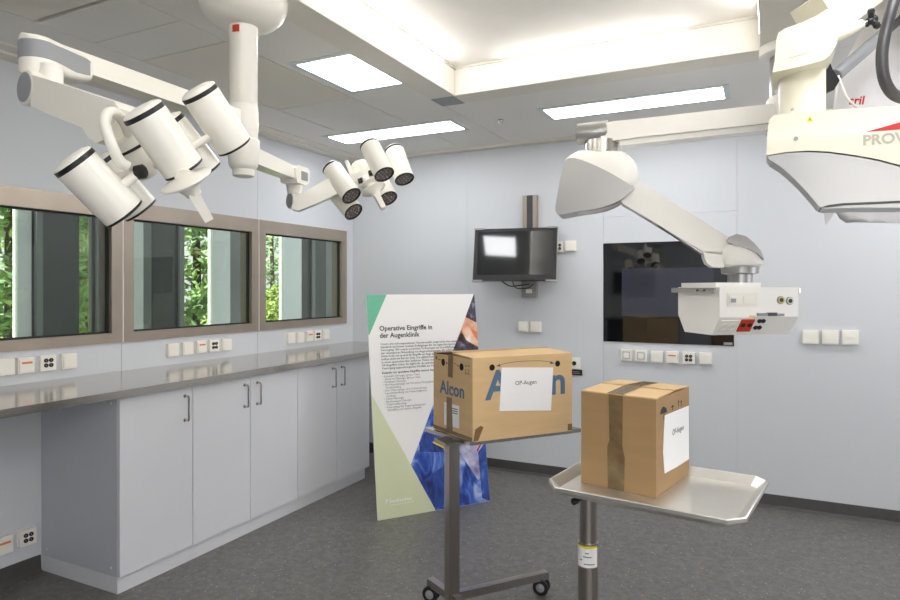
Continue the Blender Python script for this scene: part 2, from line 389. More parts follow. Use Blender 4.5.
# ------------------------------------------------------------------ ceiling lamps
def ceiling_lamp(x0, x1, y0, y1, label):
    t = thing('ceiling_lamp', label, 'ceiling lamp', ((x0 + x1) / 2, (y0 + y1) / 2, ZC - .006), group='recessed ceiling lamps')
    r = .035
    b = MB()
    for a, c in (((x0 - r, y0 - r), (x1 + r, y0)), ((x0 - r, y1), (x1 + r, y1 + r)), ((x0 - r, y0), (x0, y1)), ((x1, y0), (x1 + r, y1))): b.box((a[0], a[1], ZC - .005), (c[0], c[1], ZC + .001))
    b.build('lamp_frame', 'lampframe', t, smooth=0)
    MB().box((x0, y0, ZC - .006), (x1, y1, ZC + .001), .001, 1).build('diffuser', 'lamp', t, smooth=0)
ceiling_lamp(-2.14, -1.80, 2.55, 3.03, 'short rectangular glowing ceiling lamp beside the left edge of the coffer')
ceiling_lamp(-2.955, -1.94, 3.875, 4.11, 'long glowing ceiling lamp above the far corner and the small lamp cluster')
ceiling_lamp(-1.285, -.24, 3.90, 4.135, 'long glowing ceiling lamp in front of the back wall, above the wall monitor')
ceiling_lamp(.35, 1.4, 3.90, 4.135, 'long glowing ceiling lamp out to the right near the back wall')
ceiling_lamp(.25, .6, 1.2, 2.2, 'glowing ceiling lamp to the right of the coffer')
ceiling_lamp(0, 1.0, -1.2, -.7, 'glowing ceiling lamp behind the viewer on the right')
p = onZ(500.5, 119.6, ZC)
tag(MB().lathe(p, (0, 0, -1), [(.02, 0), (.02, .004), (.011, .006), (.009, .02), (.017, .022), (.017, .025), (.004, .027)], 20).build('sprinkler_head', 'steel'), 'small metal sprinkler head on the grey ceiling between the two long lamps', 'sprinkler')

# ------------------------------------------------------------------ windows in the left wall
def window(n, y0, y1):
    b = MB(); xf, xk = XL + .012, XL - .10; sl, sr, st, sb = .068, .072, .095, .055
    yg0, yg1, zg0, zg1 = y0 + sl, y1 - sr, WZ0 + sb, WZ1 - st
    y0 += .004; y1 -= .004
    b.box((xk, y0, zg1), (xf, y1, WZ1), .003).box((xk, y0, WZ0), (xf, y1, zg0), .003).box((xk, y0, zg0), (xf, yg0, zg1), .003).box((xk, yg1, zg0), (xf, y1, zg1), .003)
    fr = struct(b.build('window_%d' % n, 'frame', smooth=0))
    b = MB(); e = .010; xg = XL - .035
    b.box((xg, yg0, zg0), (xg + .02, yg1, zg0 + e)).box((xg, yg0, zg1 - e), (xg + .02, yg1, zg1)).box((xg, yg0, zg0), (xg + .02, yg0 + e, zg1)).box((xg, yg1 - e, zg0), (xg + .02, yg1, zg1))
    b.build('gasket', 'gasket', fr, smooth=0)
    MB().box((xg + .004, yg0 + .002, zg0 + .002), (xg + .012, yg1 - .002, zg1 - .002)).build('glass_pane', 'glass', fr, smooth=0)
for n in range(3): window(n + 1, WY[n], WY[n + 1])
for k, y in enumerate((WY[1], WY[2])):
    struct(MB().box((XL - .1, y - .004, WZ0), (XL + .010, y + .004, WZ1)).build('trim_%d' % (k + 6), 'plate', smooth=0))

# corridor beyond the windows: facade of white columns, dark panels and open bays
XO = -4.8
def yo(px): return onX(px, 280, XO).y
struct(MB().box((XO - .4, -3, -.1), (XL - .15, 12, 0)).build('trim_8', 'dusk2', smooth=0))
k = 10
def bay(p0, p1, m, x0=XO - .02, x1=XO + .02, zz=(0, 2.5)):
    global k
    struct(MB().box((x0, yo(p0), zz[0]), (x1, yo(p1), zz[1]), .004).build('trim_%d' % k, m, smooth=0)); k += 1
struct(MB().box((XO - .02, -3, 0), (XO + .02, yo(-30), 2.5)).build('trim_%d' % k, 'dusk', smooth=0)); k += 1
bay(15, 29, 'column', XO - .03, XO + .03)
bay(29.5, 77.5, 'dusk'); bay(32, 38, 'dusk2', XO + .025, XO + .06); bay(90, 131, 'dusk'); bay(93, 100, 'dusk2', XO + .025, XO + .05)
bay(131.5, 141, 'column', XO - .03, XO + .03); bay(141.5, 150, 'dusk2'); bay(150.5, 181, 'dusk'); bay(176, 180.5, 'dusk2', XO + .025, XO + .05)
bay(210, 228, 'column', XO - .03, XO + .03); bay(228.5, 258, 'dusk2')
bay(281, 299.5, 'column', XO - .03, XO + .03); bay(300, 324, 'dusk'); bay(309, 312, 'dusk2', XO + .025, XO + .05)
struct(MB().box((XO - .02, yo(324.5), 0), (XO + .02, 12, 2.5)).build('trim_%d' % k, 'dusk2', smooth=0)); k += 1
struct(MB().box((-40, -20, -.3), (XO - .4, 50, -.12)).build('ground', 'grass', smooth=0))
def bush(loc, h, r, label, mat, n, name, cat):
    t = thing(name, label, cat, loc, group='greenery outside the windows')
    b = MB(); lo = Vector(loc)
    b.tube([lo, lo + Vector((.05, .03, h * .35)), lo + Vector((-.03, .05, h * .7))], .06, 8, 3); b.build('trunk', 'bark', t)
    bm = bmesh.new()
    for i in range(n):
        a, c = random.uniform(0, 2 * PI), random.uniform(-1, 1); q = random.uniform(.55, 1) ** .6
        s = math.sqrt(1 - c * c)
        p = lo + Vector((s * math.cos(a) * r * q, s * math.sin(a) * r * q, h * .52 + c * h * .5 * q))
        p += noise.noise_vector(p * 1.7) * .25
        p.z = max(p.z, lo.z + .05)
        u = Vector((random.gauss(0, 1), random.gauss(0, 1), random.gauss(0, .6))).normalized(); v = u.orthogonal().normalized(); z_ = random.uniform(.05, .09)
        vs = [bm.verts.new(x) for x in (p - u * z_, p + v * z_ * .45 + u.cross(v) * .02, p + u * z_, p - v * z_ * .45 + u.cross(v) * .02)]
        bm.faces.new(vs)
    o = MB(); o.bm.free(); o.bm = bm; o.build('foliage', mat, t, smooth=0)
for i, (x, y, h, r, mt, lb) in enumerate((
    (-8.6, 4.7, 4.5, 1.0, 'leaf', 'green tree seen at the left edge of the first window'),
    (-12.5, 8.3, 4.6, 1.4, 'leaf', 'green tree seen through the narrow gap of the first window'),
    (-8.0, 7.1, 4.4, 1.0, 'leaf', 'full green tree seen through the middle window'),
    (-12.8, 14.1, 4.8, 1.6, 'leaf', 'green tree seen through the far window'),
    (-9.6, 6.35, 1.6, .5, 'leafb', 'low yellow green bush outside the narrow gap of the first window'),
    (-9.6, 10.7, 1.5, .6, 'leafb', 'low yellow green bush outside the far window'),
    )):
    bush((x, y, -.12), h, r, lb, mt, 7500 if h > 3 else 2500, 'tree' if h > 3 else 'bush', 'tree' if h > 3 else 'bush')

# ------------------------------------------------------------------ sockets and switches on the walls
SK = {}
def make_socket(kind, size=.08):
    key = (kind, size)
    if key in SK: return None
    return key
GR = 'wall sockets and switches'
def socket(p, wall, kind, label, size=.08):
    """surface-mounted plate; local x right, z up, -y out of the wall (towards the room)"""
    rz = 0 if wall == 'back' else PI / 2
    nm = {'switch': 'light_switch', 'blank': 'wall_plate', 'flap': 'wall_socket', 'strip': 'wall_socket', 'four': 'wall_socket', 'round': 'wall_socket'}[kind]
    cat = {'switch': 'light switch', 'blank': 'wall plate'}.get(kind, 'wall socket')
    key = (kind, size)
    t = thing(nm, label, cat, p, rz, GR)
    if key in SK:
        for ch in SK[key]:
            c = ch.copy(); COL.objects.link(c); c.parent = t
        return t
    h = size / 2; kids = []
    kids.append(MB().box((-h, -.022, -h), (h, 0, h), .004, 2).build('plate', 'plate', t, local=True))
    if kind == 'switch':
        kids.append(MB().box((-h * .62, -.024, -h * .62), (h * .62, -.021, h * .62), .0006, 1).build('surround', 'grey', t, local=True))
        kids.append(MB().hexa([(-h * .5, -.029, -h * .5), (h * .5, -.029, -h * .5), (h * .5, -.022, -h * .5), (-h * .5, -.022, -h * .5), (-h * .5, -.025, h * .5), (h * .5, -.025, h * .5), (h * .5, -.022, h * .5), (-h * .5, -.022, h * .5)], .001, 1).build('rocker', 'plate', t, local=True))
    elif kind == 'blank':
        kids.append(MB().box((-h * .8, -.025, -h * .8), (h * .8, -.021, h * .8), .002, 2).build('cover', 'plate', t, local=True))
    elif kind in ('flap', 'strip'):
        kids.append(MB().box((-h * .86, -.029, -h * .86), (h * .86, -.02, h * .7), .004, 2).build('flap_lid', 'plate', t, local=True))
        if kind == 'strip': kids.append(MB().box((-h * .62, -.0302, h * .2), (h * .62, -.0285, h * .44)).build('marker_strip', 'orange', t, local=True))
        else: kids.append(MB().box((-h * .3, -.0312, -h * .05), (h * .3, -.0285, h * .1), .0008, 1).build('grip', 'plate', t, local=True))
    elif kind == 'four':
        b = MB()
        for sx in (-1, 1):
            for sz in (-1, 1): b.lathe((sx * h * .32, -.021, sz * h * .32), (0, -1, 0), [(h * .26, 0), (h * .26, .006), (h * .1, .006), (h * .1, .001)], 20)
        kids.append(b.build('connector', 'dark', t, local=True))
    elif kind == 'round':
        kids.append(MB().lathe((0, -.021, 0), (0, -1, 0), [(h * .4, 0), (h * .4, .008), (h * .25, .008), (h * .25, .002)], 24).build('connector', 'dark', t, local=True))
    SK[key] = kids
    return t
def lw(px, py): return onX(px, py, XL)
def bw(px, py): return onY(px, py, YB)
desc = {'blank': 'plain white wall plate', 'strip': 'white socket with orange marker strip', 'four': 'white plate with four dark round connectors', 'flap': 'white socket with hinged lid'}
for (px, py), kd, wh in zip(((3.5, 367), (23.8, 365), (45.9, 362.5), (67.2, 360.8)), ('blank', 'strip', 'four', 'flap'), ('leftmost in the photo',) + ('',) * 3):
    socket(lw(px, py), 'left', kd, desc[kd] + ' under the first window at the left edge', .080)
for (px, py), kd, wh in zip(((171.4, 349.8), (186, 348.3), (199.5, 346.5), (212.4, 345.3), (225, 344.4)), ('blank', 'blank', 'strip', 'four', 'flap'), ('first from the left ', 'second from the left ', '', '', '')):
    socket(lw(px, py), 'left', kd, desc[kd] + ', ' + wh + 'under the middle window' if wh else desc[kd] + ' under the middle window', .079)
for (px, py), kd, wh in zip(((289.6, 338), (299, 337.4), (308, 336), (316, 335.4), (324.4, 334.3)), ('blank', 'blank', 'strip', 'four', 'flap'), ('first from the left ', 'second from the left ', '', '', '')):
    socket(lw(px, py), 'left', kd, desc[kd] + ', ' + wh + 'under the far window' if wh else desc[kd] + ' under the far window', .079)
socket(lw(1.5, 545), 'left', 'strip', 'white socket with orange strip low on the wall under the worktop', .085)
socket(lw(25.8, 536.5), 'left', 'four', 'white plate with four dark connectors low under the worktop', .08)
for (px, py), kd, lb in (((626.8, 354.8), 'switch', 'white light switch, first below the black display'), ((641.5, 355.6), 'switch', 'white light switch, second below the black display'),
    ((657.3, 356.6), 'blank', 'plain white wall plate below the black display'), ((672.7, 357), 'strip', 'white socket with orange strip below the black display'),
    ((689, 357.7), 'four', 'white plate with four dark connectors below the black display'), ((705.8, 358.2), 'flap', 'white lidded socket at the right end below the black display')):
    socket(bw(px, py), 'back', kd, lb, .08)
socket(bw(559, 247), 'back', 'four', 'white plate with dark connectors half hidden by the wall monitor', .08)
socket(bw(571, 246), 'back', 'flap', 'white lidded socket just right of the wall monitor', .08)
socket(bw(524.2, 326.7), 'back', 'flap', 'left of the two white lidded sockets below the wall monitor', .08)
socket(bw(536.4, 326.7), 'back', 'flap', 'right of the two white lidded sockets below the wall monitor', .08)
for px, py, lb in ((810.4, 336.7, 'left'), (830, 337, 'middle'), (850, 337.3, 'right')):
    socket(bw(px, py), 'back', 'flap', lb + ' one of three white lidded sockets right of the pendant console', .09)
socket(bw(575, 363), 'back', 'round', 'white plate with one round dark connector behind the large carton', .08)
p = bw(577, 372.5)
tag(MB().box((p.x - .04, YB - .006, p.z - .02), (p.x + .04, YB, p.z + .022), .002).m(1).box((p.x - .028, YB - .007, p.z + .004), (p.x + .02, YB - .0055, p.z + .008)).box((p.x - .028, YB - .007, p.z - .008), (p.x + .028, YB - .0055, p.z - .004)).build('name_plate', ['black', 'lettergrey']), 'small black name plate on the back wall beside the large carton', 'name plate')

# ------------------------------------------------------------------ worktop and base cabinets
tag(MB().box((XL, -.6, .935), (-2.70, YB, .970), .003).build('worktop', 'counter'), 'long brushed steel worktop along the window wall', 'worktop')
YD = [1.995, 2.423, 2.843, 3.265, 3.683, 4.095]
XD = -2.735
def cabinet(name, y0, y1, doors, label, side):
    t = thing(name, label, 'cabinet', ((XL + XD) / 2, (y0 + y1) / 2, 0), group='base cabinets under the worktop')
    MB().box((XL + .002, y0 + .001, .082), (XD - .019, y1 - .001, .9345), .0015, 1).build('carcass', 'cabside', t, smooth=0)
    MB().box((XL + .002, y0 + .006 if side else y0 + .0005, 0), (-2.757, y1 - (.03 if y1 > 4 else .0005), .082), .001, 1).build('plinth', 'cab', t, smooth=0)
    for a, c, hy in doors:
        d = MB().box((XD - .018, a + .0025, .086), (XD, c - .0025, .928), .0015, 2).build('door', 'cab', t, smooth=0)
        h = MB(); xh = XD + .03
        h.tube([(XD - .001, hy, .757), (xh - .008, hy, .757), (xh, hy, .765), (xh, hy, .82), (xh, hy, .875), (xh - .008, hy, .883), (XD - .001, hy, .883)], .005, 10, 5)
        for zz in (.757, .883): h.lathe((XD, hy, zz), (1, 0, 0), [(.009, 0), (.009, .003), (.006, .004)], 16)
        h.build('handle', 'steel', d)
    if side:
        b = MB()
        for zz in (.12, .9):
            for x in (XL + .05, XD - .06): b.lathe((x, y0 + .001, zz), (0, -1, 0), [(.006, 0), (.004, .002)], 12)
        b.build('cover_cap', 'plate', t)
cabinet('base_cabinet', YD[0], YD[1], [(YD[0], YD[1], YD[1] - .052)], 'narrow pale grey base cabinet with one door, nearest the viewer', True)
cabinet('base_cabinet', YD[1], YD[3], [(YD[1], YD[2], YD[2] - .048), (YD[2], YD[3], YD[2] + .055)], 'pale grey two door base cabinet in the middle of the row', False)
cabinet('base_cabinet', YD[3], YD[5], [(YD[3], YD[4], YD[4] - .048), (YD[4], YD[5], YD[4] + .055)], 'pale grey two door base cabinet nearest the back wall', False)

# ------------------------------------------------------------------ black wall display and wall monitor
a, c = bw(603.5, 243.5), bw(734, 346)
t = thing('wall_display', 'large black glass display set flush into the back wall', 'display', ((a.x + c.x) / 2, YB, c.z))
MB().box((a.x, YB - .006, c.z), (c.x, YB, a.z), .0015, 1).build('glass_front', 'screen', t, smooth=0)
p, q = bw(622, 268.6), bw(713.6, 317.4)
MB().box((p.x, YB - .0068, q.z), (q.x, YB - .0055, p.z)).build('display_panel', 'panel', t, smooth=0)
p, q = bw(724, 342.3), bw(732.5, 345.3)
MB().box((p.x, YB - .0075, q.z), (q.x, YB - .0055, p.z)).build('corner_badge', 'grey', t, smooth=0)
# monitor on a vertical wall rail, tilted back
pc = onY(514.5, 254, YB - .17); t = thing('wall_monitor', 'flat monitor with black bezel hanging on a steel rail on the back wall', 'monitor', (pc.x, YB, bw(531, 297).z))
ra, rb = bw(524.5, 196.4), bw(538.3, 297)
b = MB().box((ra.x, YB - .045, rb.z), (rb.x, YB, ra.z), .004); b.m(1).box((ra.x + .035, YB - .048, rb.z + .14), (rb.x - .03, YB - .044, ra.z - .002), .001, 1)
b.build('wall_rail', ['frame', 'darkgrey'], t)
b = MB().box((ra.x - .003, YB - .06, rb.z - .005), (rb.x + .003, YB - .04, rb.z + .12), .004)
b.build('junction_box', 'silver', t)
MB().box((ra.x + .035, YB - .066, rb.z + .03), (rb.x - .03, YB - .058, rb.z + .06), .002).build('socket', 'plate', t)
tilt, swing = math.radians(10.8), math.radians(9.6); mu = Vector((math.cos(swing), math.sin(swing), 0)); mh_ = Vector((math.sin(swing), -math.cos(swing), 0)); mn = mh_ * math.cos(tilt) + Z * math.sin(tilt); mv = mn.cross(mu)
mw, mh = .635, .405
o = pc - mu * mw / 2 - mv * mh / 2 - mn * .045
MB().obox(o, mu * mw, mv * mh, mn * .045, .008, 3).build('housing', 'black', t)
o2 = o + mn * .0452
MB().obox(o2 + mu * .028 + mv * .042, mu * (mw - .056), mv * (mh - .066), mn * .0012).build('screen', 'monitor', t, smooth=0)
for ux in (-.004, mw - .002): MB().obox(o + mu * ux + mn * .005, mu * .006, mv * mh, mn * .036, .002).build('side_rail', 'silver', t)
for ux in (-.006, mw - .074):
    for vz in (-.01, mh - .006): MB().obox(o + mu * ux + mv * vz + mn * .01, mu * .08, mv * .012, mn * .045, .003).build('corner_bracket', 'silver', t)
MB().beam(pc - mn * .045 + Vector((.09, 0, 0)), Vector(((ra.x + rb.x) / 2, YB - .04, pc.z)), .1, .1, bev=.004).build('wall_bracket', 'darkgrey', t)
b = MB(); zz = o.z
b.tube([o + mu * .22 + mn * .01, o + mu * .28 + Z * -.035, o + mu * .36 + Z * -.03, Vector((ra.x + .06, YB - .06, rb.z + .1))], .005, 8, 6)
b.tube([o + mu * .30 + mn * .01, o + mu * .33 + Z * -.05, o + mu * .42 + Z * -.05, Vector((ra.x + .09, YB - .06, rb.z + .1))], .004, 8, 6)
b.build('cable', 'black', t)
# what the black display mirrors on the wall behind the viewer
t = thing('wall_monitor', 'second flat monitor, seen only as a mirror image in the black display', 'monitor', (-2.15, YF, 1.3))
MB().box((-2.53, YF, 1.32), (-1.77, YF + .06, 1.74), .006).build('housing', 'silver', t)
MB().box((-2.50, YF + .06, 1.36), (-1.80, YF + .062, 1.72)).build('screen', 'screen', t, smooth=0)
t = thing('base_cabinet', 'dark base cabinet with dark top, seen only as a mirror image in the black display', 'cabinet', (-1.95, YF + .3, 0))
MB().box((-2.5, YF + .03, .08), (-1.4, YF + .58, .9)).build('carcass', 'dark', t, smooth=0)
MB().box((-2.5, YF + .03, 0), (-1.4, YF + .53, .08)).build('plinth', 'dark', t, smooth=0)
MB().box((-2.55, YF + .03, .9), (-1.35, YF + .63, .93), .003).build('countertop', 'counter', t, smooth=0)

# ------------------------------------------------------------------ poster board
BL = onZ(378, 520.7, 0); BR = onZ(490, 501, 0)
pu = (BR - BL).normalized(); pw = (BR - BL).length
pn_h = Vector((pu.y, -pu.x, 0)); lean = .155        # faces the camera, leans back
pv = (Z - pn_h * lean).normalized(); pn = pu.cross(pv)
ph = 1.42
t = thing('poster_board', 'tall white info board with green corners and blue surgery photo, standing on the floor', 'poster board', (BL + BR) / 2)
TH = .012
b = MB(); b.obox(BL, pu * pw, pv * ph, -pn * TH, .0015, 1)
def pp(px, py, e=.0006):
    q = onP(px, py, BL, pn); x = min(max((q - BL).dot(pu), .001), pw - .001); y = min(max((q - BL).dot(pv), .001), ph - .001)
    return BL + pu * x + pv * y + pn * e
def cut(pts, mi, e): b.m(mi).poly([pp(x, y, e) for x, y in pts])
cut([(360, 280), (385.7, 280), (369.3, 335), (362, 335)], 1, .0006)
TLc = BL + pv * (ph - .001) + pn * .0006
cut([(366, 394.7 - 4), (370.5, 394.7), (410.8, 464.7), (436, 514), (436, 530), (370, 530)], 2, .0006)
cut([(474.2, 285), (500, 285), (500, 520), (436, 520), (435.4, 510.7), (410.8, 464.7)], 3, .0006)
cut([(473.5, 292), (500, 290), (500, 321), (464, 321)], 4, .0009)
cut([(465.5, 317), (500, 322), (500, 350), (456.5, 341), (461, 329.5)], 5, .0012)
cut([(461, 330), (466, 340), (500, 346), (500, 356), (449, 360)], 4, .0012)
cut([(470, 328), (500, 331), (500, 340), (474, 336)], 8, .0015)
cut([(452, 440), (500, 436), (500, 470), (478, 480), (462, 456)], 6, .0009)
cut([(426, 430), (452, 440), (448, 452), (420, 452), (419, 443)], 7, .0009)
cut([(478, 452), (500, 440), (500, 520), (482, 498)], 7, .0011)
cut([(424, 480), (446, 464), (444, 520), (434, 507)], 7, .0011)
cut([(433, 441.2), (444, 446.6), (443.4, 448.2), (432.6, 442.8)], 8 + 1, .0015)
cut([(443, 446), (448, 452), (446.6, 499), (444.4, 499), (445, 455)], 8 + 1, .0015)
cut([(476.5, 450), (480, 444), (481, 445), (477.5, 452)], 10, .0015)
b.build('board', ['board', 'green', 'pale', 'photo', 'photodark', 'skin', 'lilac', 'photodeep', 'orange', 'yellow', 'red'], t, smooth=0)
b = MB()
def ptext(s, px, py, size, bold=0., mi=0, res=1):
    b.m(mi).text(s, pp(px, py, .0012), pu, pv, size, bold=bold, res=res)
ptext('Operative Eingriffe in', 379.3, 330.8, .0445, .0008, 0, 2); ptext('der Augenklinik', 379.6, 337.9, .0445, .0008, 0, 2)
lines = ['Unsere drei voll ausgestatteten Operationss\u00e4le entsprechen den neuesten', 'Standards und bieten optimale Bedingungen f\u00fcr die augenchirurgische',
    'Versorgung. Wir nutzen modernste Technologien zur Durchf\u00fchrung', 'der chirurgischen Behandlung von Augenerkrankungen. Ein erfahrenes', '\u00c4rzte-Team mit speziell f\u00fcr Eingriffe am Auge geschulten Pflege-',
    'kr\u00e4ften steht mit Rat zur Seite. Die allj\u00e4hrlichen Operationen', 'in einem anspruchsvollen Spektrum. Neben den klassischen', 'OP-Eingriffen stehen die t\u00e4glich f\u00fcr die ambulante', 'Versorgung augenchirurgischer Notf\u00e4lle zur Verf\u00fcgung.']
o0 = pp(380.3, 345.2, .0012); o1 = pp(382, 369.5, .0012); n = len(lines)
for i, s in enumerate(lines):
    b.m(1).text(s, o0.lerp(o1, i / (n - 1)), pu, pv, .0195, res=1, bold=.0003)
b.text('Beispiele von operativen Eingriffen unserer Augenklinik:', pp(382, 374, .0012), pu, pv, .0195, res=1, bold=.0006)
lines = ['\u2022 Katarakt-Chirurgie (grauer Star)', '\u2022 Glaukom-Chirurgie (gr\u00fcner Star)', '\u2022 Netzhaut-Chirurgie', '\u2022 Hornhautchirurgie mit Hornhaut-Transplantation und', '   Cross-Linking',
    '\u2022 Lid-, Tr\u00e4nenwegs- und Orbitachirurgie', '\u2022 Laserbehandlung von Fehlsichtigkeiten', '   am Auge', '\u2022 Schiel-Chirurgie', '\u2022 Kinderaugen-Chirurgie', '\u2022 Tumorentfernung', '\u2022 Versorgung der Augenverletzungen', '   (Notf\u00e4lle) und weitere Eingriffe']
o0 = pp(382.3, 377.6, .0012); o1 = pp(385.2, 411.5, .0012); n = len(lines)
for i, s in enumerate(lines): b.m(1).text(s, o0.lerp(o1, i / (n - 1)), pu, pv, .0192, res=1)
b.build('lettering', ['blackink', 'greyink'], t, smooth=0, label='dark German heading and small text')
b = MB(); q = pp(386, 503.5, .0012)
b.obox(q, pu * .006, pv * .024, pn * .0004).obox(q + pu * .006 + pv * .016, pu * .012, pv * .006, pn * .0004)
for i in range(9): b.obox(q + pu * (.026 + i * .017), pu * .010, pv * (.013 if i % 3 else .018), pn * .0004)
for i in range(14): b.obox(q + pu * (.032 + i * .0115) - pv * .018, pu * .006, pv * .005, pn * .0004)
b.build('logo_strip', 'board', t, smooth=0, label='faint white clinic logo at the foot')
# rear support
mid = BL + pu * pw / 2
b = MB(); b.obox(mid - pu * .12 - pn * (TH + .001) + pv * .9, pu * .24, pv * .02, -pn * .01)
foot = mid - pn_h * .38
b.hexa([foot - pu * .10, foot + pu * .10, foot + pu * .10 - pn_h * .008, foot - pu * .10 - pn_h * .008] + [mid - pu * .05 - pn * (TH + .002) + pv * .9, mid + pu * .05 - pn * (TH + .002) + pv * .9, mid + pu * .05 - pn * (TH + .01) + pv * .9, mid - pu * .05 - pn * (TH + .01) + pv * .9])
b.build('support_flap', 'board', t, smooth=0)

# ------------------------------------------------------------------ mobile instrument table with the large carton
def caster(b_parent, p, r=.036, ax=None):
    """twin-wheel caster standing at floor point p under a base bar"""
    ax = Vector(ax).normalized(); p = Vector(p)
    c = MB(); c.cyl(p + Z * (r + .012), p + Z * .086, .010, n=16); c.lathe(p + Z * (r + .004) - ax * .012, ax, [(r * .62, 0), (r * .62, .024)], 24)
    c.beam(p + Z * (r + .01) , p + Z * (r + .03), .02, .03, bev=.003, up=ax)
    o = c.build('caster', 'darkgrey', b_parent)
    for s in (-1, 1):
        w = MB(); w.m(0).lathe(p + Z * r + ax * s * .010, ax * s, [(r * .7, 0), (r - .003, 0), (r, .003), (r, .013), (r - .003, .016), (r * .72, .016)], 32)
        w.m(1).lathe(p + Z * r + ax * s * .010, ax * s, [(r * .55, .0), (r * .55, .0165), (r * .3, .0165), (r * .2, .019)], 28)
        w.build('wheel', ['black', 'grey'], o)
bu = Vector((.61, .79, 0)).normalized(); bv = Vector((-bu.y, bu.x, 0))
PC = W(452, 590, 2.83); PC.z = 0
ER = W(545, 571, 3.04); EL = W(431, 578, 2.97)
t = thing('instrument_table', 'steel wheeled instrument table on a single square post, carrying the large carton', 'table', PC)
dr = (Vector((ER.x, ER.y, 0)) - PC); dl = (Vector((EL.x, EL.y, 0)) - PC)
zt = .103
MB().beam(PC + Z * (zt - .0175), PC + dr * 1.02 + Z * (zt - .0175), .035, .035, bev=.003).build('base_bar', 'post', t)
MB().beam(PC - dl * .3 + Z * (zt - .018), PC + dl * 1.05 + Z * (zt - .018), .035, .034, bev=.003).build('base_bar', 'post', t)
b = MB().beam(PC + Z * .06, PC + Z * .775, .05, .05, bev=.004, up=bu); b.build('post', 'post', t)
MB().obox(PC - bu * .06 - bv * .06 + Z * .765, bu * .12, bv * .12, Z * .014, .002).build('mounting_plate', 'post', t)
zT = .798
NN = onZ(470, 441.5, zT); RR = onZ(581, 428.3, zT); LL = onZ(424.5, 427.5, zT)
uu, vv = (RR - NN), (LL - NN)
b = MB().obox(NN - Z * .0, uu, vv, -Z * .018, .003)
b.build('tabletop', 'steel', t)
for q in (PC + dr * .96, PC + dl * .97, PC - dl * .25): caster(t, q, .037, (dr.normalized() * .75 + bv * .66))

# the large carton
zB = .8005
cN, cR, cL = onZ(472.6, 442.3, zB), onZ(572, 430.8, zB), onZ(433.6, 428.5, zB)
U, V = cR - cN, cL - cN
H1 = .352
t = thing('cardboard_box', 'large cardboard carton with blue lettering on the square-post table', 'cardboard box', cN + U / 2 + V / 2)
un, vn = U.normalized(), V.normalized()
nF = Vector((U.y, -U.x, 0)).normalized(); nL = Vector((V.y, -V.x, 0)).normalized()
if nF.dot(V) > 0: nF = -nF
if nL.dot(U) > 0: nL = -nL
b = MB(); b.obox(cN, U, V, Z * (H1 - .004), .002, 2)
b.build('carton', 'card', t)
def flap(o, a, c, lift, nm, mat):
    h = H1 - .004
    up = Z * lift
    MB().hexa([o + Z * h, o + a + Z * h, o + a + c + up + Z * h, o + c + up + Z * h, o + Z * (h + .005), o + a + Z * (h + .005), o + a + c + up + Z * (h + .005), o + c + up + Z * (h + .005)], .001, 1).build(nm, mat, t)
flap(cN, U, V * .49, .010, 'flap', 'card'); flap(cN + V, U, -V * .49, .016, 'flap', 'card')
def fp(px, py, n, e=.0008): return onP(px, py, cN, n) + n * e
def quad(bb, pts, n, e=.0008): bb.poly([fp(x, y, n, e) for x, y in pts])
def disc(bb, px, py, r, n, ua, e=.001, k=20):
    c = fp(px, py, n, e); bb.poly([c + ua * math.cos(2 * PI * i / k) * r + Z * math.sin(2 * PI * i / k) * r for i in range(k)])
b = MB()
b.text('Alcon', fp(486.2, 399.4, nF), un, Z, .172, bold=.0045, res=4)
b.build('brand_lettering', 'blueink', t, smooth=0, label='large blue printed lettering on the long side')
b = MB().text('Alcon', fp(440.2, 392.2, nL), -vn, Z, .083, bold=.0022, res=4)
b.build('brand_lettering', 'blueink', t, smooth=0, label='small blue printed lettering on the short side')
b = MB()
for px, py in ((492, 367.5), (557.5, 363.6)): disc(b, px, py, .0135, nF, un)
for px, py in ((443.4, 362.3), (461.7, 367)): disc(b, px, py, .016, nL, vn)
b.build('hand_hole', 'hole', t, smooth=0)
b = MB()
def stroke(pts, n, w, bb):
    for (x0, y0), (x1, y1) in zip(pts, pts[1:]):
        a, c = fp(x0, y0, n), fp(x1, y1, n); d = (c - a).normalized(); s = n.cross(d) * w / 2
        bb.poly([a - s, c - s, c + s, a + s])
stroke([(497, 366), (505, 363.5), (515, 361.8), (526, 361), (540, 360.6), (548, 361.6), (553.5, 363)], nF, .0022, b)
quad(b, [(496, 366.3), (500, 363.7), (500.4, 366.6)], nF); quad(b, [(554.5, 363.4), (550.5, 361), (550, 364)], nF)
quad(b, [(435.8, 356), (437.3, 356.3), (437.3, 359.3), (435.8, 359)], nL); quad(b, [(438.5, 359), (441, 359.6), (441, 360.4), (438.5, 359.8)], nL)
quad(b, [(446.3, 362), (447.6, 362.2), (447.6, 364), (446.3, 363.8)], nL); quad(b, [(454, 363), (456.5, 363.7), (456.5, 364.4), (454, 363.7)], nL); quad(b, [(457, 364.5), (459, 365.5), (457, 366.6)], nL)
for x in (465.8, 468.6):
    quad(b, [(x, 369), (x + .5, 369.2), (x + .5, 373), (x, 372.8)], nL); quad(b, [(x - .8, 366.4), (x + .3, 364.6), (x + 1.3, 366.9)], nL)
quad(b, [(465, 372.9), (470, 374), (470, 374.7), (465, 373.6)], nL)
b.build('handling_mark', 'greyink', t, smooth=0)
b = MB().prism([fp(x, y, nF, .0012) for x, y in ((501.5, 367.5), (553, 367.3), (550.8, 410.4), (499.2, 411))], nF * .0008)
b.m(1).text('OP-Augen', fp(514.8, 385.2, nF, .0026), un, Z, .0262, res=2)
b.build('paper_sign', ['paper', 'blackink'], t, smooth=0, label='white sheet reading OP-Augen on the large carton')
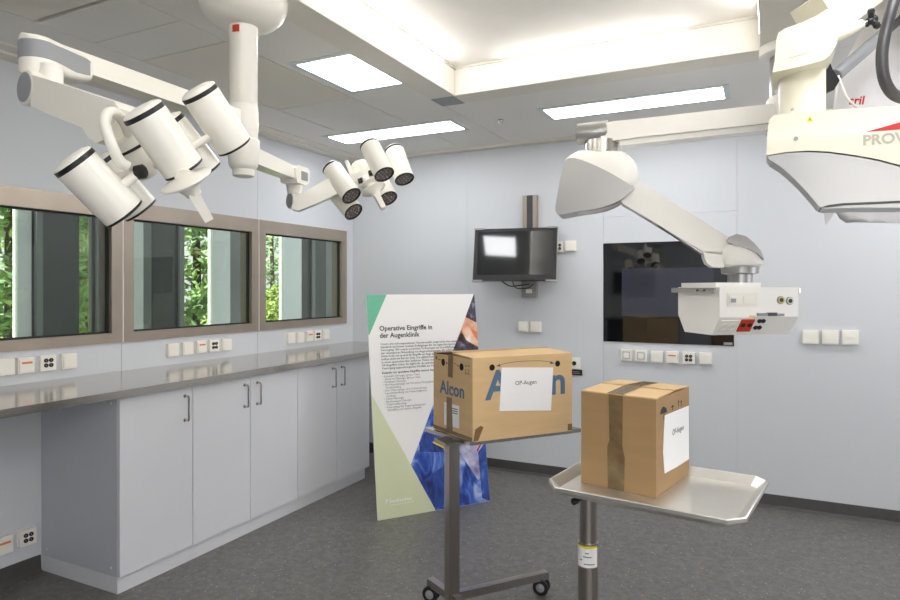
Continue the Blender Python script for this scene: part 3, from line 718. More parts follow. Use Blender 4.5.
b = MB().prism([fp(x, y, nL, .001) for x, y in ((444.5, 402), (459.5, 406), (459.5, 428.5), (444.5, 424.5))], nL * .0005)
b.m(1)
for i in range(3): quad(b, [(451.5, 407.5 + i * 2.2), (458, 409.2 + i * 2.2), (458, 410.2 + i * 2.2), (451.5, 408.5 + i * 2.2)], nL, .0017)
b.build('shipping_label', ['paper', 'greyink'], t, smooth=0, label='white label on the short side')
for pts_, nn_, lb in (([(448.6, 353.3), (453.3, 354.6), (453, 378), (448.3, 376.5)], nL, 'upper strip of brown tape'), ([(447, 396.5), (452.2, 398), (453, 431), (455, 434), (446.8, 431)], nL, 'lower strip of brown tape'),
    ([(433.8, 424), (472.4, 437.8), (472.4, 441.6), (433.8, 427.6)], nL, 'brown tape along the bottom edge'), ([(473, 441.8), (475, 429.5), (480.5, 425.6), (483.2, 427.2), (478, 440.6)], nF, 'loose brown tape end at the corner'),
    ([(567.5, 424), (571.8, 423.4), (571.8, 430), (567.5, 430.5)], nF, 'brown tape at the right bottom corner')):
    b = MB(); quad(b, pts_, nn_, .002); b.build('packing_tape', 'tape', t, smooth=0, label=lb)

# ------------------------------------------------------------------ tray stand with the smaller carton
ta = math.radians(-7.5); tu = Vector((math.cos(ta), math.sin(ta), 0)); tv = Vector((-tu.y, tu.x, 0))
pst = W(588, 500, 2.13); pst.z = 0
t = thing('instrument_stand', 'steel stand with rimmed tray on a round post, carrying the smaller carton', 'instrument stand', pst)
zf = .797
pts = [(551.5, 478), (556.5, 487), (728, 520.5), (753.5, 516.5), (764, 480.5), (757.5, 479)]
zr = .822
P = [onZ(x, y, zr) for x, y in pts[:5]]
# outline of the rim in tray coordinates, closed by the hidden far-left corner
def tc(p): d = p - pst; return (d.dot(tu), d.dot(tv))
Q = [tc(p) for p in P]
x0 = min(q[0] for q in Q); x1 = (Q[3][0] + Q[4][0]) / 2 - .004; y0 = (Q[1][1] + Q[2][1]) / 2
yb = tc(onZ(690, 467, zr))[1] + .01
ch = .075
out = [(x0, y0 + ch), (x0 + ch * .7, y0), (x1 - ch * .5, y0), (x1, y0 + ch * .6), (x1, yb - ch * .5), (x1 - ch * .5, yb), (x0 + ch * .5, yb), (x0, yb - ch * .5)]
def off(poly, d):
    r = []; n = len(poly)
    for i in range(n):
        p0, p1, p2 = Vector(poly[i - 1]), Vector(poly[i]), Vector(poly[(i + 1) % n])
        a, c = (p1 - p0).normalized(), (p2 - p1).normalized(); na, nc = Vector((-a.y, a.x)), Vector((-c.y, c.x))
        m_ = (na + nc).normalized(); r.append(p1 + m_ * d / max(.3, m_.dot(na)))
    return r
def ring(poly, z): return [pst + tu * q[0] + tv * q[1] + Z * z for q in poly]
rings = [ring(off(out, .030), zf), ring(off(out, .004), zr), ring(off(out, 0), zr + .001), ring(off(out, -.004), zr - .001), ring(off(out, -.005), zr - .011), ring(off(out, -.003), zr - .011), ring(off(out, 0), zr - .003), ring(off(out, .026), zf - .006)]
MB().loft(rings).build('tray', 'traysteel', t, smooth=20)
b = MB().lathe(pst, Z, [(.033, 0.05), (.033, .60)], 40); b.lathe(pst, Z, [(.0335, .60), (.0335, .606), (.028, .606), (.028, .79)], 40)
b.build('post', 'post', t)
MB().obox(pst - tu * .08 - tv * .07 + Z * .777, tu * .2, tv * .14, Z * .014, .002).build('mounting_plate', 'post', t)
zl0, zl1 = W(588, 568, 2.1).z, W(588, 546, 2.1).z
a0 = math.atan2(-pst.y, -pst.x)
def arcstrip(r, z0, z1, a1, a2, n=14):
    A = [pst + Vector((math.cos(a0 + a1 + (a2 - a1) * i / n) * r, math.sin(a0 + a1 + (a2 - a1) * i / n) * r, 0)) for i in range(n + 1)]
    for p, q in zip(A, A[1:]): b.poly([p + Z * z0, q + Z * z0, q + Z * z1, p + Z * z1])
b = MB(); arcstrip(.0334, zl0, zl1 - .009, -1.35, 1.1); b.m(1); arcstrip(.0334, zl1 - .009, zl1, -1.35, 1.1); b.m(2)
for i, (w0, w1) in enumerate(((-.3, .1), (-.5, .35), (-.9, -.6), (-.4, .7))): arcstrip(.0336, zl0 + .046 - i * .012, zl0 + .049 - i * .012, w0, w1, 5)
b.build('type_label', ['paper', 'yellow', 'greyink'], t, label='white label with yellow edge on the post')
kp = W(577, 500.5, 2.09)
MB().cyl(W(584, 498, 2.11), kp, .006).lathe(kp, kp - pst - Z * kp.z, [(.006, 0), (.011, .004), (.011, .02), (.006, .024)], 16).build('clamp_lever', 'black', t)
for d1 in (tu, ):
    MB().beam(pst - tu * .12 + Z * .075, pst + tu * .5 + Z * .075, .06, .04, bev=.004).build('base_bar', 'post', t)
for s in (-.11, .48):
    MB().beam(pst + tu * s - tv * .25 + Z * .075, pst + tu * s + tv * .25 + Z * .075, .05, .036, bev=.004).build('base_bar', 'post', t)
    for e in (-.22, .22): caster(t, pst + tu * s + tv * e, .034, tv)

zB2 = zf + .0005
dN, dR, dL = onZ(656.2, 498, zB2), onZ(689, 474, zB2), onZ(581.2, 482.2, zB2)
U2, V2 = dR - dN, dL - dN
H2 = dN.z and (CAMZ + (dN - CAM).dot(F) * (CY - 398.5) / FPX) - zB2
t = thing('cardboard_box', 'smaller brown cardboard carton with wide tape on the steel tray', 'cardboard box', dN + U2 / 2 + V2 / 2)
un2, vn2 = U2.normalized(), V2.normalized()
nR2 = Vector((U2.y, -U2.x, 0)).normalized(); nL2 = Vector((V2.y, -V2.x, 0)).normalized()
if nR2.dot(V2) > 0: nR2 = -nR2
if nL2.dot(U2) > 0: nL2 = -nL2
MB().obox(dN, U2, V2, Z * (H2 - .004), .002, 2).build('carton', 'card2', t)
h = H2 - .004
for o_, c_, lf in ((dN, U2 * .49, .004), (dN + U2, -U2 * .49, .007)):
    up = Z * lf
    MB().hexa([o_ + Z * h, o_ + V2 + Z * h, o_ + V2 + c_ + up + Z * h, o_ + c_ + up + Z * h, o_ + Z * (h + .004), o_ + V2 + Z * (h + .004), o_ + V2 + c_ + up + Z * (h + .004), o_ + c_ + up + Z * (h + .004)], .001, 1).build('flap', 'card', t)
def f2(px, py, n, e=.0008): return onP(px, py, dN, n) + n * e
b = MB()
def q2(pts, n, e=.001): b.poly([f2(x, y, n, e) for x, y in pts])
q2([(608.8, 394), (623, 396), (622.5, 446), (625, 458), (624.3, 491.6), (608, 488.4), (607.5, 446), (609.6, 440)], nL2, .0015)
b.build('packing_tape', 'tape2', t, smooth=0, label='wide strip of olive brown packing tape')
b = MB(); wv = .028; mL = V2 * .53
top = Z * (H2 + .0085)
e0 = dN + mL; 
b.poly([e0 - vn2 * wv + Z * (H2 + .001) - un2 * .0016, e0 + vn2 * wv + Z * (H2 + .001) - un2 * .0016, e0 + vn2 * wv + U2 * .5 + top, e0 - vn2 * wv + U2 * .5 + top])
b.poly([e0 - vn2 * wv + U2 * .5 + top, e0 + vn2 * wv + U2 * .5 + top, e0 + vn2 * wv + U2 + Z * (H2 + .001), e0 - vn2 * wv + U2 + Z * (H2 + .001)])
b.build('top_tape', 'tape2', t, smooth=0)
b = MB()
o = [f2(x, y, nR2, .0012) for x, y in ((664.3, 415.3), (688.2, 405.6), (688.4, 459), (676, 467), (664, 473.5), (662.6, 452), (663.4, 432))]
b.prism(o, nR2 * .001); b.m(1).text('OP-Augen', f2(671.3, 435.6, nR2, .003), un2, Z + un2 * .1, .0275, res=2)
b.build('paper_sign', ['paper', 'blackink'], t, smooth=0, label='white sheet reading OP-Augen on the smaller carton')
b = MB()
q2([(659.8, 414.5), (660.4, 410), (663, 406.3), (666, 408), (666.8, 412)], nR2); q2([(663.3, 412), (664, 412), (664, 420), (663.3, 420)], nR2)
q2([(671.6, 410), (672.3, 407.5), (670.6, 407.5), (672.2, 404.8), (674, 406.4), (672.9, 406.9), (672.5, 409.8)], nR2)
for x in (678, 680.6): q2([(x, 406.5), (x, 402.4), (x - .8, 402.8), (x + .3, 400), (x + 1.3, 401.8), (x + .6, 402.1), (x + .6, 406.2)], nR2)
b.build('handling_mark', 'blackink', t, smooth=0)

# ------------------------------------------------------------------ surgical lamps on one ceiling column
AX = W(243.5, 100, 2.5); AX.z = 0
def zat(py, d=2.5): return CAMZ + d * (CY - py) / FPX
t = thing('surgical_lamp', 'white ceiling column with two arms and two clusters of cylindrical lamp heads', 'surgical lamp', (AX.x, AX.y, ZC))
zc0 = zat(28)
MB().lathe(AX + Z * zc0, Z, [(.06, 0), (.085, .002), (.125, .018), (.152, .045), (.166, .08), (.169, ZC - zc0 - .006), (.167, ZC - zc0 - .001)], 48).build('ceiling_canopy', 'white', t)
b = MB().lathe(AX, Z, [(.050, zat(106)), (.0525, zat(105)), (.0525, zat(38)), (.055, zat(37)), (.055, zc0 + .004)], 40)
for az in (zat(34), zat(91)): b.lathe(AX + Z * az - F * .05, -F, [(.0035, 0), (.0035, .005)], 10)
col = b.build('column', 'white', t)
a0 = math.atan2(-AX.y, -AX.x) - .62
b = MB(); zl = zat(33.5)
for i in range(5):
    p_, q_ = [AX + Vector((math.cos(a0 + .55 * j / 5 - .2) * .0554, math.sin(a0 + .55 * j / 5 - .2) * .0554, 0)) for j in (i, i + 1)]
    b.m(0).poly([p_ + Z * (zl - .014), q_ + Z * (zl - .014), q_ + Z * (zl + .014), p_ + Z * (zl + .014)])
b.build('warning_label', 'redplast', col, label='small orange red sticker')
b = MB().lathe(AX, Z, [(.054, zat(139)), (.055, zat(137.5)), (.055, zat(109)), (.055, zat(106))], 40)
b.build('hub', 'white', t)
MB().lathe(AX, Z, [(.03, zat(177)), (.04, zat(176)), (.042, zat(170)), (.05, zat(168)), (.055, zat(165)), (.062, zat(150)), (.06, zat(140)), (.055, zat(139))], 40).build('hub', 'white', t)

def vplane(p, q):
    d = q - p; d.z = 0; d.normalize(); n = Vector((d.y, -d.x, 0))
    if n.dot(CAM - p) < 0: n = -n
    return n
def px_of(p):
    q = p - CAM; return CX + FPX * q.dot(R) / q.dot(F)
def outline(pts, o, n, th):
    """outline on the near face of a slab (plane o, normal n, thickness th): the end where the far face shows is set out on the far face"""
    xs_ = [p[0] for p in pts]; a_, b_ = min(xs_), max(xs_); res = []
    c_ = onP((a_ + b_) / 2, pts[0][1], o, n); left = px_of(c_ - n * th) < px_of(c_)
    for x, y in pts:
        t_ = (x - a_) / (b_ - a_); t_ = min(1, max(0, t_ / .7)); t_ = t_ if left else 1 - t_
        near_ = onP(x, y, o + n * th / 2, n); far_ = onP(x, y, o - n * th / 2, n) + n * th; far_.z = near_.z
        res.append(far_.lerp(near_, t_))
    return res
def spline(pts, sub=4):
    n_ = len(pts); res = []
    for i_ in range(n_):
        a_, b_, c_, d_ = (Vector(pts[(i_ + k_ - 1) % n_]) for k_ in range(4))
        for k_ in range(sub):
            t_ = k_ / sub
            res.append(.5 * ((2 * b_) + (c_ - a_) * t_ + (2 * a_ - 5 * b_ + 4 * c_ - d_) * t_ * t_ + (3 * b_ - a_ - 3 * c_ + d_) * t_ ** 3))
    return res
def pprism(pts, o, n, th, bev=.008, seg=3, mid=False):
    b = MB(); b.prism([onP(x, y, o, n) + n * th / 2 for x, y in pts] if mid else outline(pts, o, n, th), -n * th, bev, seg); return b
def pillow(pts, o, n, th, sub=3, prof=((.55, .0), (.80, .035), (.92, .11), (.98, .22), (1, .36), (1, .64), (.98, .78), (.92, .89), (.8, .965), (.55, 1))):
    """rounded body: outline drawn in the middle, drawn in towards both faces"""
    q_ = [onP(x, y, o, n) for x, y in pts]; q_ = spline(q_, sub) if sub > 1 else q_
    c_ = sum(q_, Vector()) / len(q_)
    b = MB(); b.loft([[c_ + (p - c_) * f_ + n * th * (.5 - z_) for p in q_] for f_, z_ in prof]); return b
def capsule(E, d, prof, w, er=.018):
    """rounded-in-plan cover along d from the joint axis E: prof = (s, z0, z1) rows, half width w"""
    d = Vector((d.x, d.y, 0)).normalized(); n = Vector((d.y, -d.x, 0)); s1 = prof[-1][0]
    ss = [-w * math.cos(PI / 2 * k / 7) for k in range(7)] + [s1 * k / 14 for k in range(14)] + [s1 - w * .5 + w * .5 * math.sin(PI / 2 * k / 5) for k in range(6)]
    ss = sorted(set(round(x, 5) for x in ss)); rings = []
    for s_ in ss:
        q = max(0, s_)
        for (a0_, b0_, c0_), (a1_, b1_, c1_) in zip(prof, prof[1:]):
            if a0_ <= q <= a1_ + 1e-6: f_ = (q - a0_) / (a1_ - a0_); z0_, z1_ = b0_ + (b1_ - b0_) * f_, c0_ + (c1_ - c0_) * f_; break
        hw = math.sqrt(max(1e-6, w * w - s_ * s_)) if s_ < 0 else (w if s_ < s1 - w * .5 else w * math.sqrt(max(.02, 1 - ((s_ - s1 + w * .5) / (w * .5)) ** 2)))
        e_ = min(er, (z1_ - z0_) * .3); o_ = Vector((E.x, E.y, 0)) + d * s_; rg = []
        for cx_, cz_, a_ in ((1, 1, 0), (-1, 1, 1), (-1, -1, 2), (1, -1, 3)):
            for k in range(5):
                t_ = (a_ + k / 4) * PI / 2
                eh = min(e_, hw * .6)
                rg.append(o_ + n * (cx_ * (hw - eh) + math.cos(t_) * eh) + Z * ((z1_ - e_ if cz_ > 0 else z0_ + e_) + math.sin(t_) * e_))
        rings.append(rg)
    return MB().loft(rings)
# left extension arm and its elbow
hA = AX + Z * zat(121); hE = W(45, 50.5, 1.765); nA = vplane(hA, hE)
MB().lathe(AX, Z, [(.055, zat(133)), (.057, zat(131)), (.057, zat(111)), (.055, zat(109))], 40).build('collar', 'white', t)
hC = W(38.5, 50, 1.775); dA = hA - hC; dA.z = 0; dA.normalize(); nA = Vector((dA.y, -dA.x, 0)); wA = .047
if nA.dot(CAM - hC) < 0: nA = -nA
def caprows(rows):
    res = []
    for x, y1_, y0_ in rows:
        a_, b_ = onP(x, y1_, hC + nA * wA, nA), onP(x, y0_, hC + nA * wA, nA); res.append(((a_ - hC).dot(dA), b_.z, a_.z))
    res[0] = (0,) + res[0][1:]; return res
MB().beam(hA, hC + dA * .03, .062, .060, .056, .056, bev=.014, seg=3).build('extension_arm', 'white', t)
elbow = capsule(hC, dA, caprows([(46, 34.5, 74), (56, 39, 74.5), (66, 44, 76), (76, 49, 78.5), (86, 54.5, 80.5), (93, 59, 81), (98, 64, 79)]), wA).build('elbow_housing', 'white', t, smooth=60)
capsule(hC, dA, caprows([(46, 40.5, 58.5), (56, 45, 62), (66, 49, 67), (76, 53.5, 72.5), (86, 58, 75), (92, 62, 76), (96.5, 66, 74)]), wA + .0012, .003).build('side_band', 'grey', elbow, smooth=60, label='grey side band')
# joint and spring arm towards the near lamp cluster
J = W(40, 90, 1.75)
HB = W(140, 165, 1.56)
nB = vplane(J, HB)
ax = (-R * .55 - F * .83).normalized()
jc = W(34, 89.5, 1.745)
b = MB(); b.m(0).lathe(jc - ax * .03, ax, [(.046, 0), (.048, .004), (.048, .050), (.044, .054)], 36); b.m(1).lathe(jc - ax * .03, ax, [(.040, .05), (.040, .0555), (.036, .057)], 36)
b.build('joint', ['white', 'grey'], t)
MB().lathe(W(51, 66, 1.765), -Z, [(.03, 0), (.03, .055), (.026, .06)], 30).build('neck', 'white', t)
sp = [(46, 79), (54, 81), (90, 93), (128, 105.5), (133, 112), (128, 126), (118, 143), (110, 146), (102, 141), (96, 131), (66, 119), (45, 110)]
pprism(sp, J, nB, .075, .010, 3, True).build('spring_arm', 'white', t)
# lamp heads
def head(tp, bt, dt, db, r, parent=None, dome=True):
    a, c = W(tp[0], tp[1], dt), W(bt[0], bt[1], db); L = (c - a).length; d = c - a
    b = MB().lathe(a, d, [(r * .3, -.011), (r * .7, -.009), (r * .93, -.004), (r * .98, 0), (r * .98, .001), (r, .013), (r, L - .014), (r * .985, L - .004), (r * .9, L - .004), (r * .88, L - .012)], 44)
    o = b.build('lamp_head', 'white', parent or t)
    MB().lathe(a, d, [(r * .985, .001), (r * 1.008, .002), (r * 1.008, .012), (r * .985, .013)], 44, caps=False).build('rim', 'black', o, label='black ring')
    MB().lathe(a, d, [(r * .985, L - .006), (r * 1.006, L - .005), (r * 1.006, L - .001), (r * .92, L + .001), (r * .88, L - .006)], 44, caps=False).build('lens_ring', 'black', o)
    b = MB(); b.m(0).lathe(a, d, [(r * .9, L - .010), (r * .9, L - .006)], 40); b.m(1)
    dn = d.normalized(); s = dn.orthogonal().normalized(); u = dn.cross(s)
    for rr, k in ((0, 1), (.36, 6), (.68, 12)):
        for i in range(k):
            q = a + dn * (L - .006) + (s * math.cos(2 * PI * i / k) + u * math.sin(2 * PI * i / k)) * r * rr
            b.lathe(q, dn, [(r * .12, 0), (r * .10, .002), (r * .03, .003)], 10)
    b.build('lens', ['lensbase', 'lens'], o)
    return a, c
near = [((142.5, 110.5), (184.5, 170), 1.49, 1.57), ((198.5, 91), (235, 147), 1.71, 1.80), ((72.5, 160), (125, 214.5), 1.45, 1.53), ((97, 162), (141.5, 210.5), 1.72, 1.80), ((166, 122), (206, 172.5), 1.73, 1.81)]
NE = [head(a_, c_, d0, d1, .050) for a_, c_, d0, d1 in near]
def hubset(ctr, dirv, sc=1.0, grip=None):
    pass
# near hub, links, handle
hc = W(141, 156, 1.64); hd = (NE[0][1] - NE[0][0]).normalized()
MB().lathe(hc - hd * .06, hd, [(.03, 0), (.043, .003), (.043, .028), (.045, .03), (.045, .034), (.043, .036), (.043, .10), (.036, .112)], 36).build('lamp_hub', 'white', t)
MB().lathe(hc - hd * .06, hd, [(.0455, .029), (.0462, .03), (.0462, .035), (.0455, .036)], 36, caps=False).build('hub_ring', 'black', t)
b = MB()
hl = hc + hd * .045
for i, (f_, r_) in enumerate(((.62, .010), (.66, .010), (.40, .012), (.35, .011), (.55, .010))):
    a_, c_ = NE[i]; b.cyl(hl, a_.lerp(c_, f_), r_, n=16)
b.build('head_link', 'white', t)
b = MB(); kb = W(141, 173, 1.53); b.lathe(kb - R * .014, R + Z * .2, [(.012, 0), (.017, .003), (.017, .022), (.012, .026)], 18); b.build('clamp_knob', 'black', t)
MB().cyl(W(121, 187, 1.50), W(136, 175, 1.53), .0115, n=18, bev=.003).build('head_link', 'white', t)
b = MB().tube([W(127, 166, 1.5), W(119, 160, 1.48), W(111, 143, 1.46), W(105, 124, 1.46), W(108, 113, 1.47), W(117, 114, 1.5), W(125, 124, 1.54), W(129, 134, 1.57)], .0125, 14, 6)
b.build('guide_handle', 'white', t)
ha, hb_ = W(182, 173.5, 1.525), W(208.5, 219.5, 1.59); gd = (hb_ - ha).normalized()
g_ = MB().lathe(ha, gd, [(.02, .005), (.03, .008), (.062, .016), (.064, .019), (.061, .022), (.030, .034), (.020, .05), (.018, .058)], 36).build('handle', 'white', t)
s_ = gd.orthogonal().normalized()
MB().beam(ha + gd * .05, hb_, .036, .026, .030, .022, bev=.006, up=s_).build('grip', 'white', g_)
MB().cyl(NE[0][1] - hd * .01, ha + gd * .012, .022, n=24).build('handle_stem', 'white', t)

# right extension arm, elbow, spring arm, far cluster
hA2 = AX + Z * zat(154); hE2 = W(297, 176, 3.14)
MB().beam(hA2, hE2, .075, .064, .062, .058, bev=.012, seg=3).build('extension_arm', 'white', t)
n2 = vplane(hA2, hE2)
e2 = pprism([(287, 168), (291, 165.5), (300, 168.5), (302, 172), (301.5, 183), (298, 185.5), (289, 182.5)], hE2, n2, .082, .010, 3, True).build('elbow_housing', 'white', t)
pprism([(293, 171), (299.5, 173), (299.5, 181.5), (293, 180)], hE2, n2, .086, .003, 2, True).build('side_band', 'silver', e2, label='grey side band')
MB().lathe(W(294.5, 182, 3.14), -Z, [(.036, 0), (.040, .02), (.034, .05), (.034, .06)], 30).build('neck', 'white', t)
J2 = W(294, 201, 3.14); HB2 = W(366, 178, 3.20); n3 = vplane(J2, HB2)
b = MB(); ax = (-R * .78 - F * .62).normalized(); b.m(0).lathe(J2 - ax * .03, ax, [(.038, 0), (.041, .003), (.041, .05), (.038, .053)], 32); b.m(1).lathe(J2 - ax * .03, ax, [(.036, .05), (.036, .0555), (.033, .057)], 32)
b.build('joint', ['white', 'grey'], t)
pprism([(292, 196.5), (300, 194), (328, 178.5), (345, 174), (362, 172), (364, 180), (345, 190), (330, 197.5), (299, 210.5), (292, 209)], J2, n3, .075, .009, 3).build('spring_arm', 'white', t)
far = [((331.5, 167.8), (351.8, 196.3), 3.19, 3.11), ((334.5, 189), (353.9, 212.3), 3.28, 3.20), ((369.5, 145), (384.6, 175), 3.15, 3.07), ((394, 149.7), (404.7, 179.7), 3.32, 3.24), ((376, 176), (388.2, 199), 3.33, 3.25)]
FA = [head(a_, c_, d0, d1, .050) for a_, c_, d0, d1 in far]
hd = (FA[2][1] - FA[2][0]).normalized(); hc = W(362, 172, 3.26)
MB().lathe(hc - hd * .05, hd, [(.03, 0), (.043, .003), (.046, .006), (.046, .085), (.036, .10)], 36).build('lamp_hub', 'white', t)
b = MB(); hl = W(366, 180, 3.19)
for i, f_ in enumerate((.8, .45, .8, .75, .4)): b.cyl(hl, FA[i][0].lerp(FA[i][1], f_), .010, n=14)
b.build('head_link', 'white', t)
b = MB()
for kx, ky in ((360.5, 181), (371, 173.5)): b.lathe(W(kx, ky, 3.13) - R * .012, R + Z * .2, [(.010, 0), (.015, .003), (.015, .02), (.010, .024)], 16)
b.build('clamp_knob', 'black', t)
MB().tube([W(346.5, 161, 3.2), W(349, 167, 3.19), W(353, 176, 3.18), W(361, 183, 3.17)], .010, 12, 5).build('guide_handle', 'white', t)
ha, hb_ = W(372, 186.5, 3.10), W(383.5, 208.5, 3.07); gd = (hb_ - ha).normalized()
g_ = MB().lathe(ha, gd, [(.025, -.03), (.05, -.022), (.052, -.018), (.03, -.008), (.03, .008), (.060, .016), (.062, .019), (.058, .022), (.030, .034), (.020, .05), (.018, .058)], 36).build('handle', 'white', t)
MB().beam(ha + gd * .04, hb_, .036, .028, .030, .024, bev=.006, up=gd.orthogonal()).build('grip', 'white', g_)
MB().cyl(hl, ha, .024, n=24).build('handle_stem', 'white', t)

# ------------------------------------------------------------------ ceiling pendant with console
PX = W(790, 112, 2.97); PX.z = 0
t = thing('ceiling_pendant', 'white jointed ceiling arm carrying a white socket console in front of the back wall', 'ceiling pendant', (PX.x, PX.y, ZC))
MB().lathe(PX, Z, [(.115, ZC - .06), (.13, ZC - .05), (.13, ZC - .001)], 40).build('ceiling_flange', 'white2', t)
b = MB().lathe(PX, Z, [(.085, 2.335), (.085, ZC - .055)], 40); b.build('column', 'silver', t)
MB().lathe(PX, Z, [(.09, 2.16), (.1, 2.17), (.1, 2.32), (.09, 2.335)], 40).build('hub', 'white2', t)
a0_, a1_ = W(606, 133.5, 3.30), W(790, 113.5, 2.955)
a1_.z = a0_.z = (a0_.z + a1_.z) / 2
arm = pprism([(600, 142), (601.5, 130), (606, 123), (614, 121), (640, 118.5), (800, 100.5), (800, 119.5), (640, 136.8), (617, 140), (603, 142)], a0_, vplane(a0_, a1_), .12, .016, 3).build('extension_arm', 'white2', t)
n4 = vplane(a0_, a1_)
pprism([(619, 139), (800, 119), (800, 126), (640, 143.5), (620, 145.5)], a0_, n4, .085, .004, 2).build('lower_rail', 'white2', arm)
ad = (a1_ - a0_); ad.z = 0; ad.normalize(); ac = W(600, 132, 3.30)
MB().lathe(ac - ad * .115, ad, [(.035, -.002), (.052, 0), (.057, .006), (.057, .15), (.05, .16)], 36).build('end_cap', 'silver', t)
jc = W(601, 147, 3.30)
MB().lathe(Vector((jc.x, jc.y, W(601, 156, 3.30).z)), Z, [(.083, 0), (.083, .075)], 44).build('joint', 'steel', t)
# elbow housing
EC = W(601, 180, 3.30); LE = W(742, 255, 3.12); n5 = vplane(EC, LE)
ws = [(564.5, 166), (567, 160), (575, 154.5), (586, 151.8), (622, 152.8), (627, 156), (633, 161), (637, 168), (638.5, 177), (637, 185), (632, 192), (620, 203), (600, 212), (575, 214), (560, 210), (561, 190)]
eh = pillow(ws, EC, n5, .20, 2).build('elbow_housing', 'white2', t)
gs = [(557.5, 211), (558.5, 203), (560.5, 192), (563, 179), (566.5, 166), (569.5, 162.6), (576, 162), (586, 165), (598, 170), (610, 176), (622, 183), (631, 188.5), (634, 190.5), (631, 194), (623, 201), (614, 206), (604, 209.5), (592, 212), (580, 213.5), (570, 215.5), (562, 216.8), (558.5, 215)]
MB().prism([q + n5 * .106 for q in spline([onP(x, y, EC, n5) for x, y in gs], 2)], -n5 * .212, .022, 4, 25).build('cover_shell', 'silver', eh, label='silver grey cover shell')
sa = pprism([(612, 182), (630, 175), (640, 182), (690, 212.5), (727, 236), (732, 246), (722, 255), (705, 253), (660, 226), (622, 203)], EC, n5, .12, .014, 3).build('spring_arm', 'white2', t)
pprism([(648, 214), (652, 215), (708, 250.5), (706, 255), (700, 252.5), (650, 220)], EC, n5, .09, .003, 2).build('underside_shade_strip', 'silver', sa)  # grey strip puts the shade under the arm into colour
kn = pillow([(719.5, 258), (720.5, 250), (723.5, 245), (729, 242.5), (735, 242), (748, 246), (757, 253), (761, 261), (761, 266.5), (750, 267.5), (735, 267.6), (722, 267)], LE, n5, .16, 2).build('knuckle', 'white2', t)
pprism([(724, 243), (727, 238), (734, 235.2), (743, 237.5), (751, 244), (757, 251), (761, 260), (753, 253.5), (743, 248.5), (732, 246)], LE, n5, .168, .006, 3, True).build('cover_shell', 'silver', kn, label='silver grey cover shell')
pprism([(701, 252), (715, 251), (724, 252), (724, 267.5), (712, 267), (705, 263.5), (702, 258)], LE, n5, .12, .012, 3).build('knuckle', 'white2', t)
# console
D0 = 3.0
c0 = W(719.7, 317.5, D0); zt1 = W(719.7, 287.2, D0).z; zm = c0.z
e1 = W(798.3, 316.7, 3.08); e2_ = W(676.5, 315, 3.27)
ku = Vector((e1.x - c0.x, e1.y - c0.y, 0)); kl = ku.length; ku.normalize(); kv = Vector((-ku.y, ku.x, 0)); kd = .36
c0.z = 0; zbm = 1.222; k_in = .062
prof = [(0, zm), (0, zt1), (kd, zt1), (kd, zm), (kd - k_in, zbm), (k_in, zbm)]
b = MB().prism([c0 + kv * a_ + Z * z_ for a_, z_ in prof], ku * kl, .004, 2)
con = b.build('console', 'white2', t)
kc = W(740, 290, 3.14); kc.z = 0
MB().obox(c0 + ku * .0 + kv * .03 + Z * zt1, ku * .24, kv * (kd - .06), Z * .022, .003).build('top_plate', 'white2', con)
MB().lathe(Vector((kc.x, kc.y, 0)), Z, [(.058, zt1 + .02), (.058, W(0, 274.5, 3.12).z), (.085, W(0, 273.5, 3.12).z), (.088, W(0, 268, 3.12).z), (.085, W(0, 266, 3.12).z)], 40).build('collar', 'silver', t)
def kp(x, z_, e=0.0): return c0 + ku * x + Z * z_ - kv * e       # front face of the console
def kxz(px, py): q = onP(px, py, c0, kv); return (q - c0).dot(ku), q.z
def kbox(p0, p1, e, name, mat, bev=.001, inner=None):
    (x0_, z0_), (x1_, z1_) = kxz(*p0), kxz(*p1)
    return MB().obox(kp(x0_, z0_, e), ku * (x1_ - x0_), kv * (e + .001), Z * (z1_ - z0_), bev).build(name, mat, con)
sw = kbox((727, 306.5), (756.5, 293), .004, 'switch_panel', 'plate')
for a_, c_ in (((729, 303.5), (741, 295.5)), ((743, 303.5), (755, 295.5))):
    (x0_, z0_), (x1_, z1_) = kxz(*a_), kxz(*c_); MB().obox(kp(x0_, z0_, .008), ku * (x1_ - x0_), kv * .005, Z * (z1_ - z0_), .0012).build('rocker', 'white', sw)
(x0_, z0_), (x1_, z1_) = kxz(729.8, 302.5), kxz(734.8, 298.5); MB().obox(kp(x0_, z0_, .0095), ku * (x1_ - x0_), kv * .002, Z * (z1_ - z0_)).build('indicator', 'grey', sw)
for (px, py), mt in (((780.3, 300), 'yellow'), ((789.2, 300.8), 'paper')):
    x_, z_ = kxz(px, py); b = MB(); b.m(0).lathe(kp(x_, z_), -kv, [(.019, 0), (.019, .006), (.013, .008)], 28); b.m(1).lathe(kp(x_, z_), -kv, [(.0155, .0065), (.0155, .0085), (.012, .0085), (.012, .0065)], 28); b.m(2).lathe(kp(x_, z_), -kv, [(.009, .007), (.009, .012), (.005, .012)], 20)
    b.build('gas_outlet', ['grey', mt, 'black'], con)
for p0, p1, mt in (((757, 316), (766.5, 313), 'grey'), ((766.5, 316), (776, 312.5), 'darkgrey'), ((776, 316), (783, 313.5), 'grey')): kbox(p0, p1, .010, 'equipment_clip', mt)
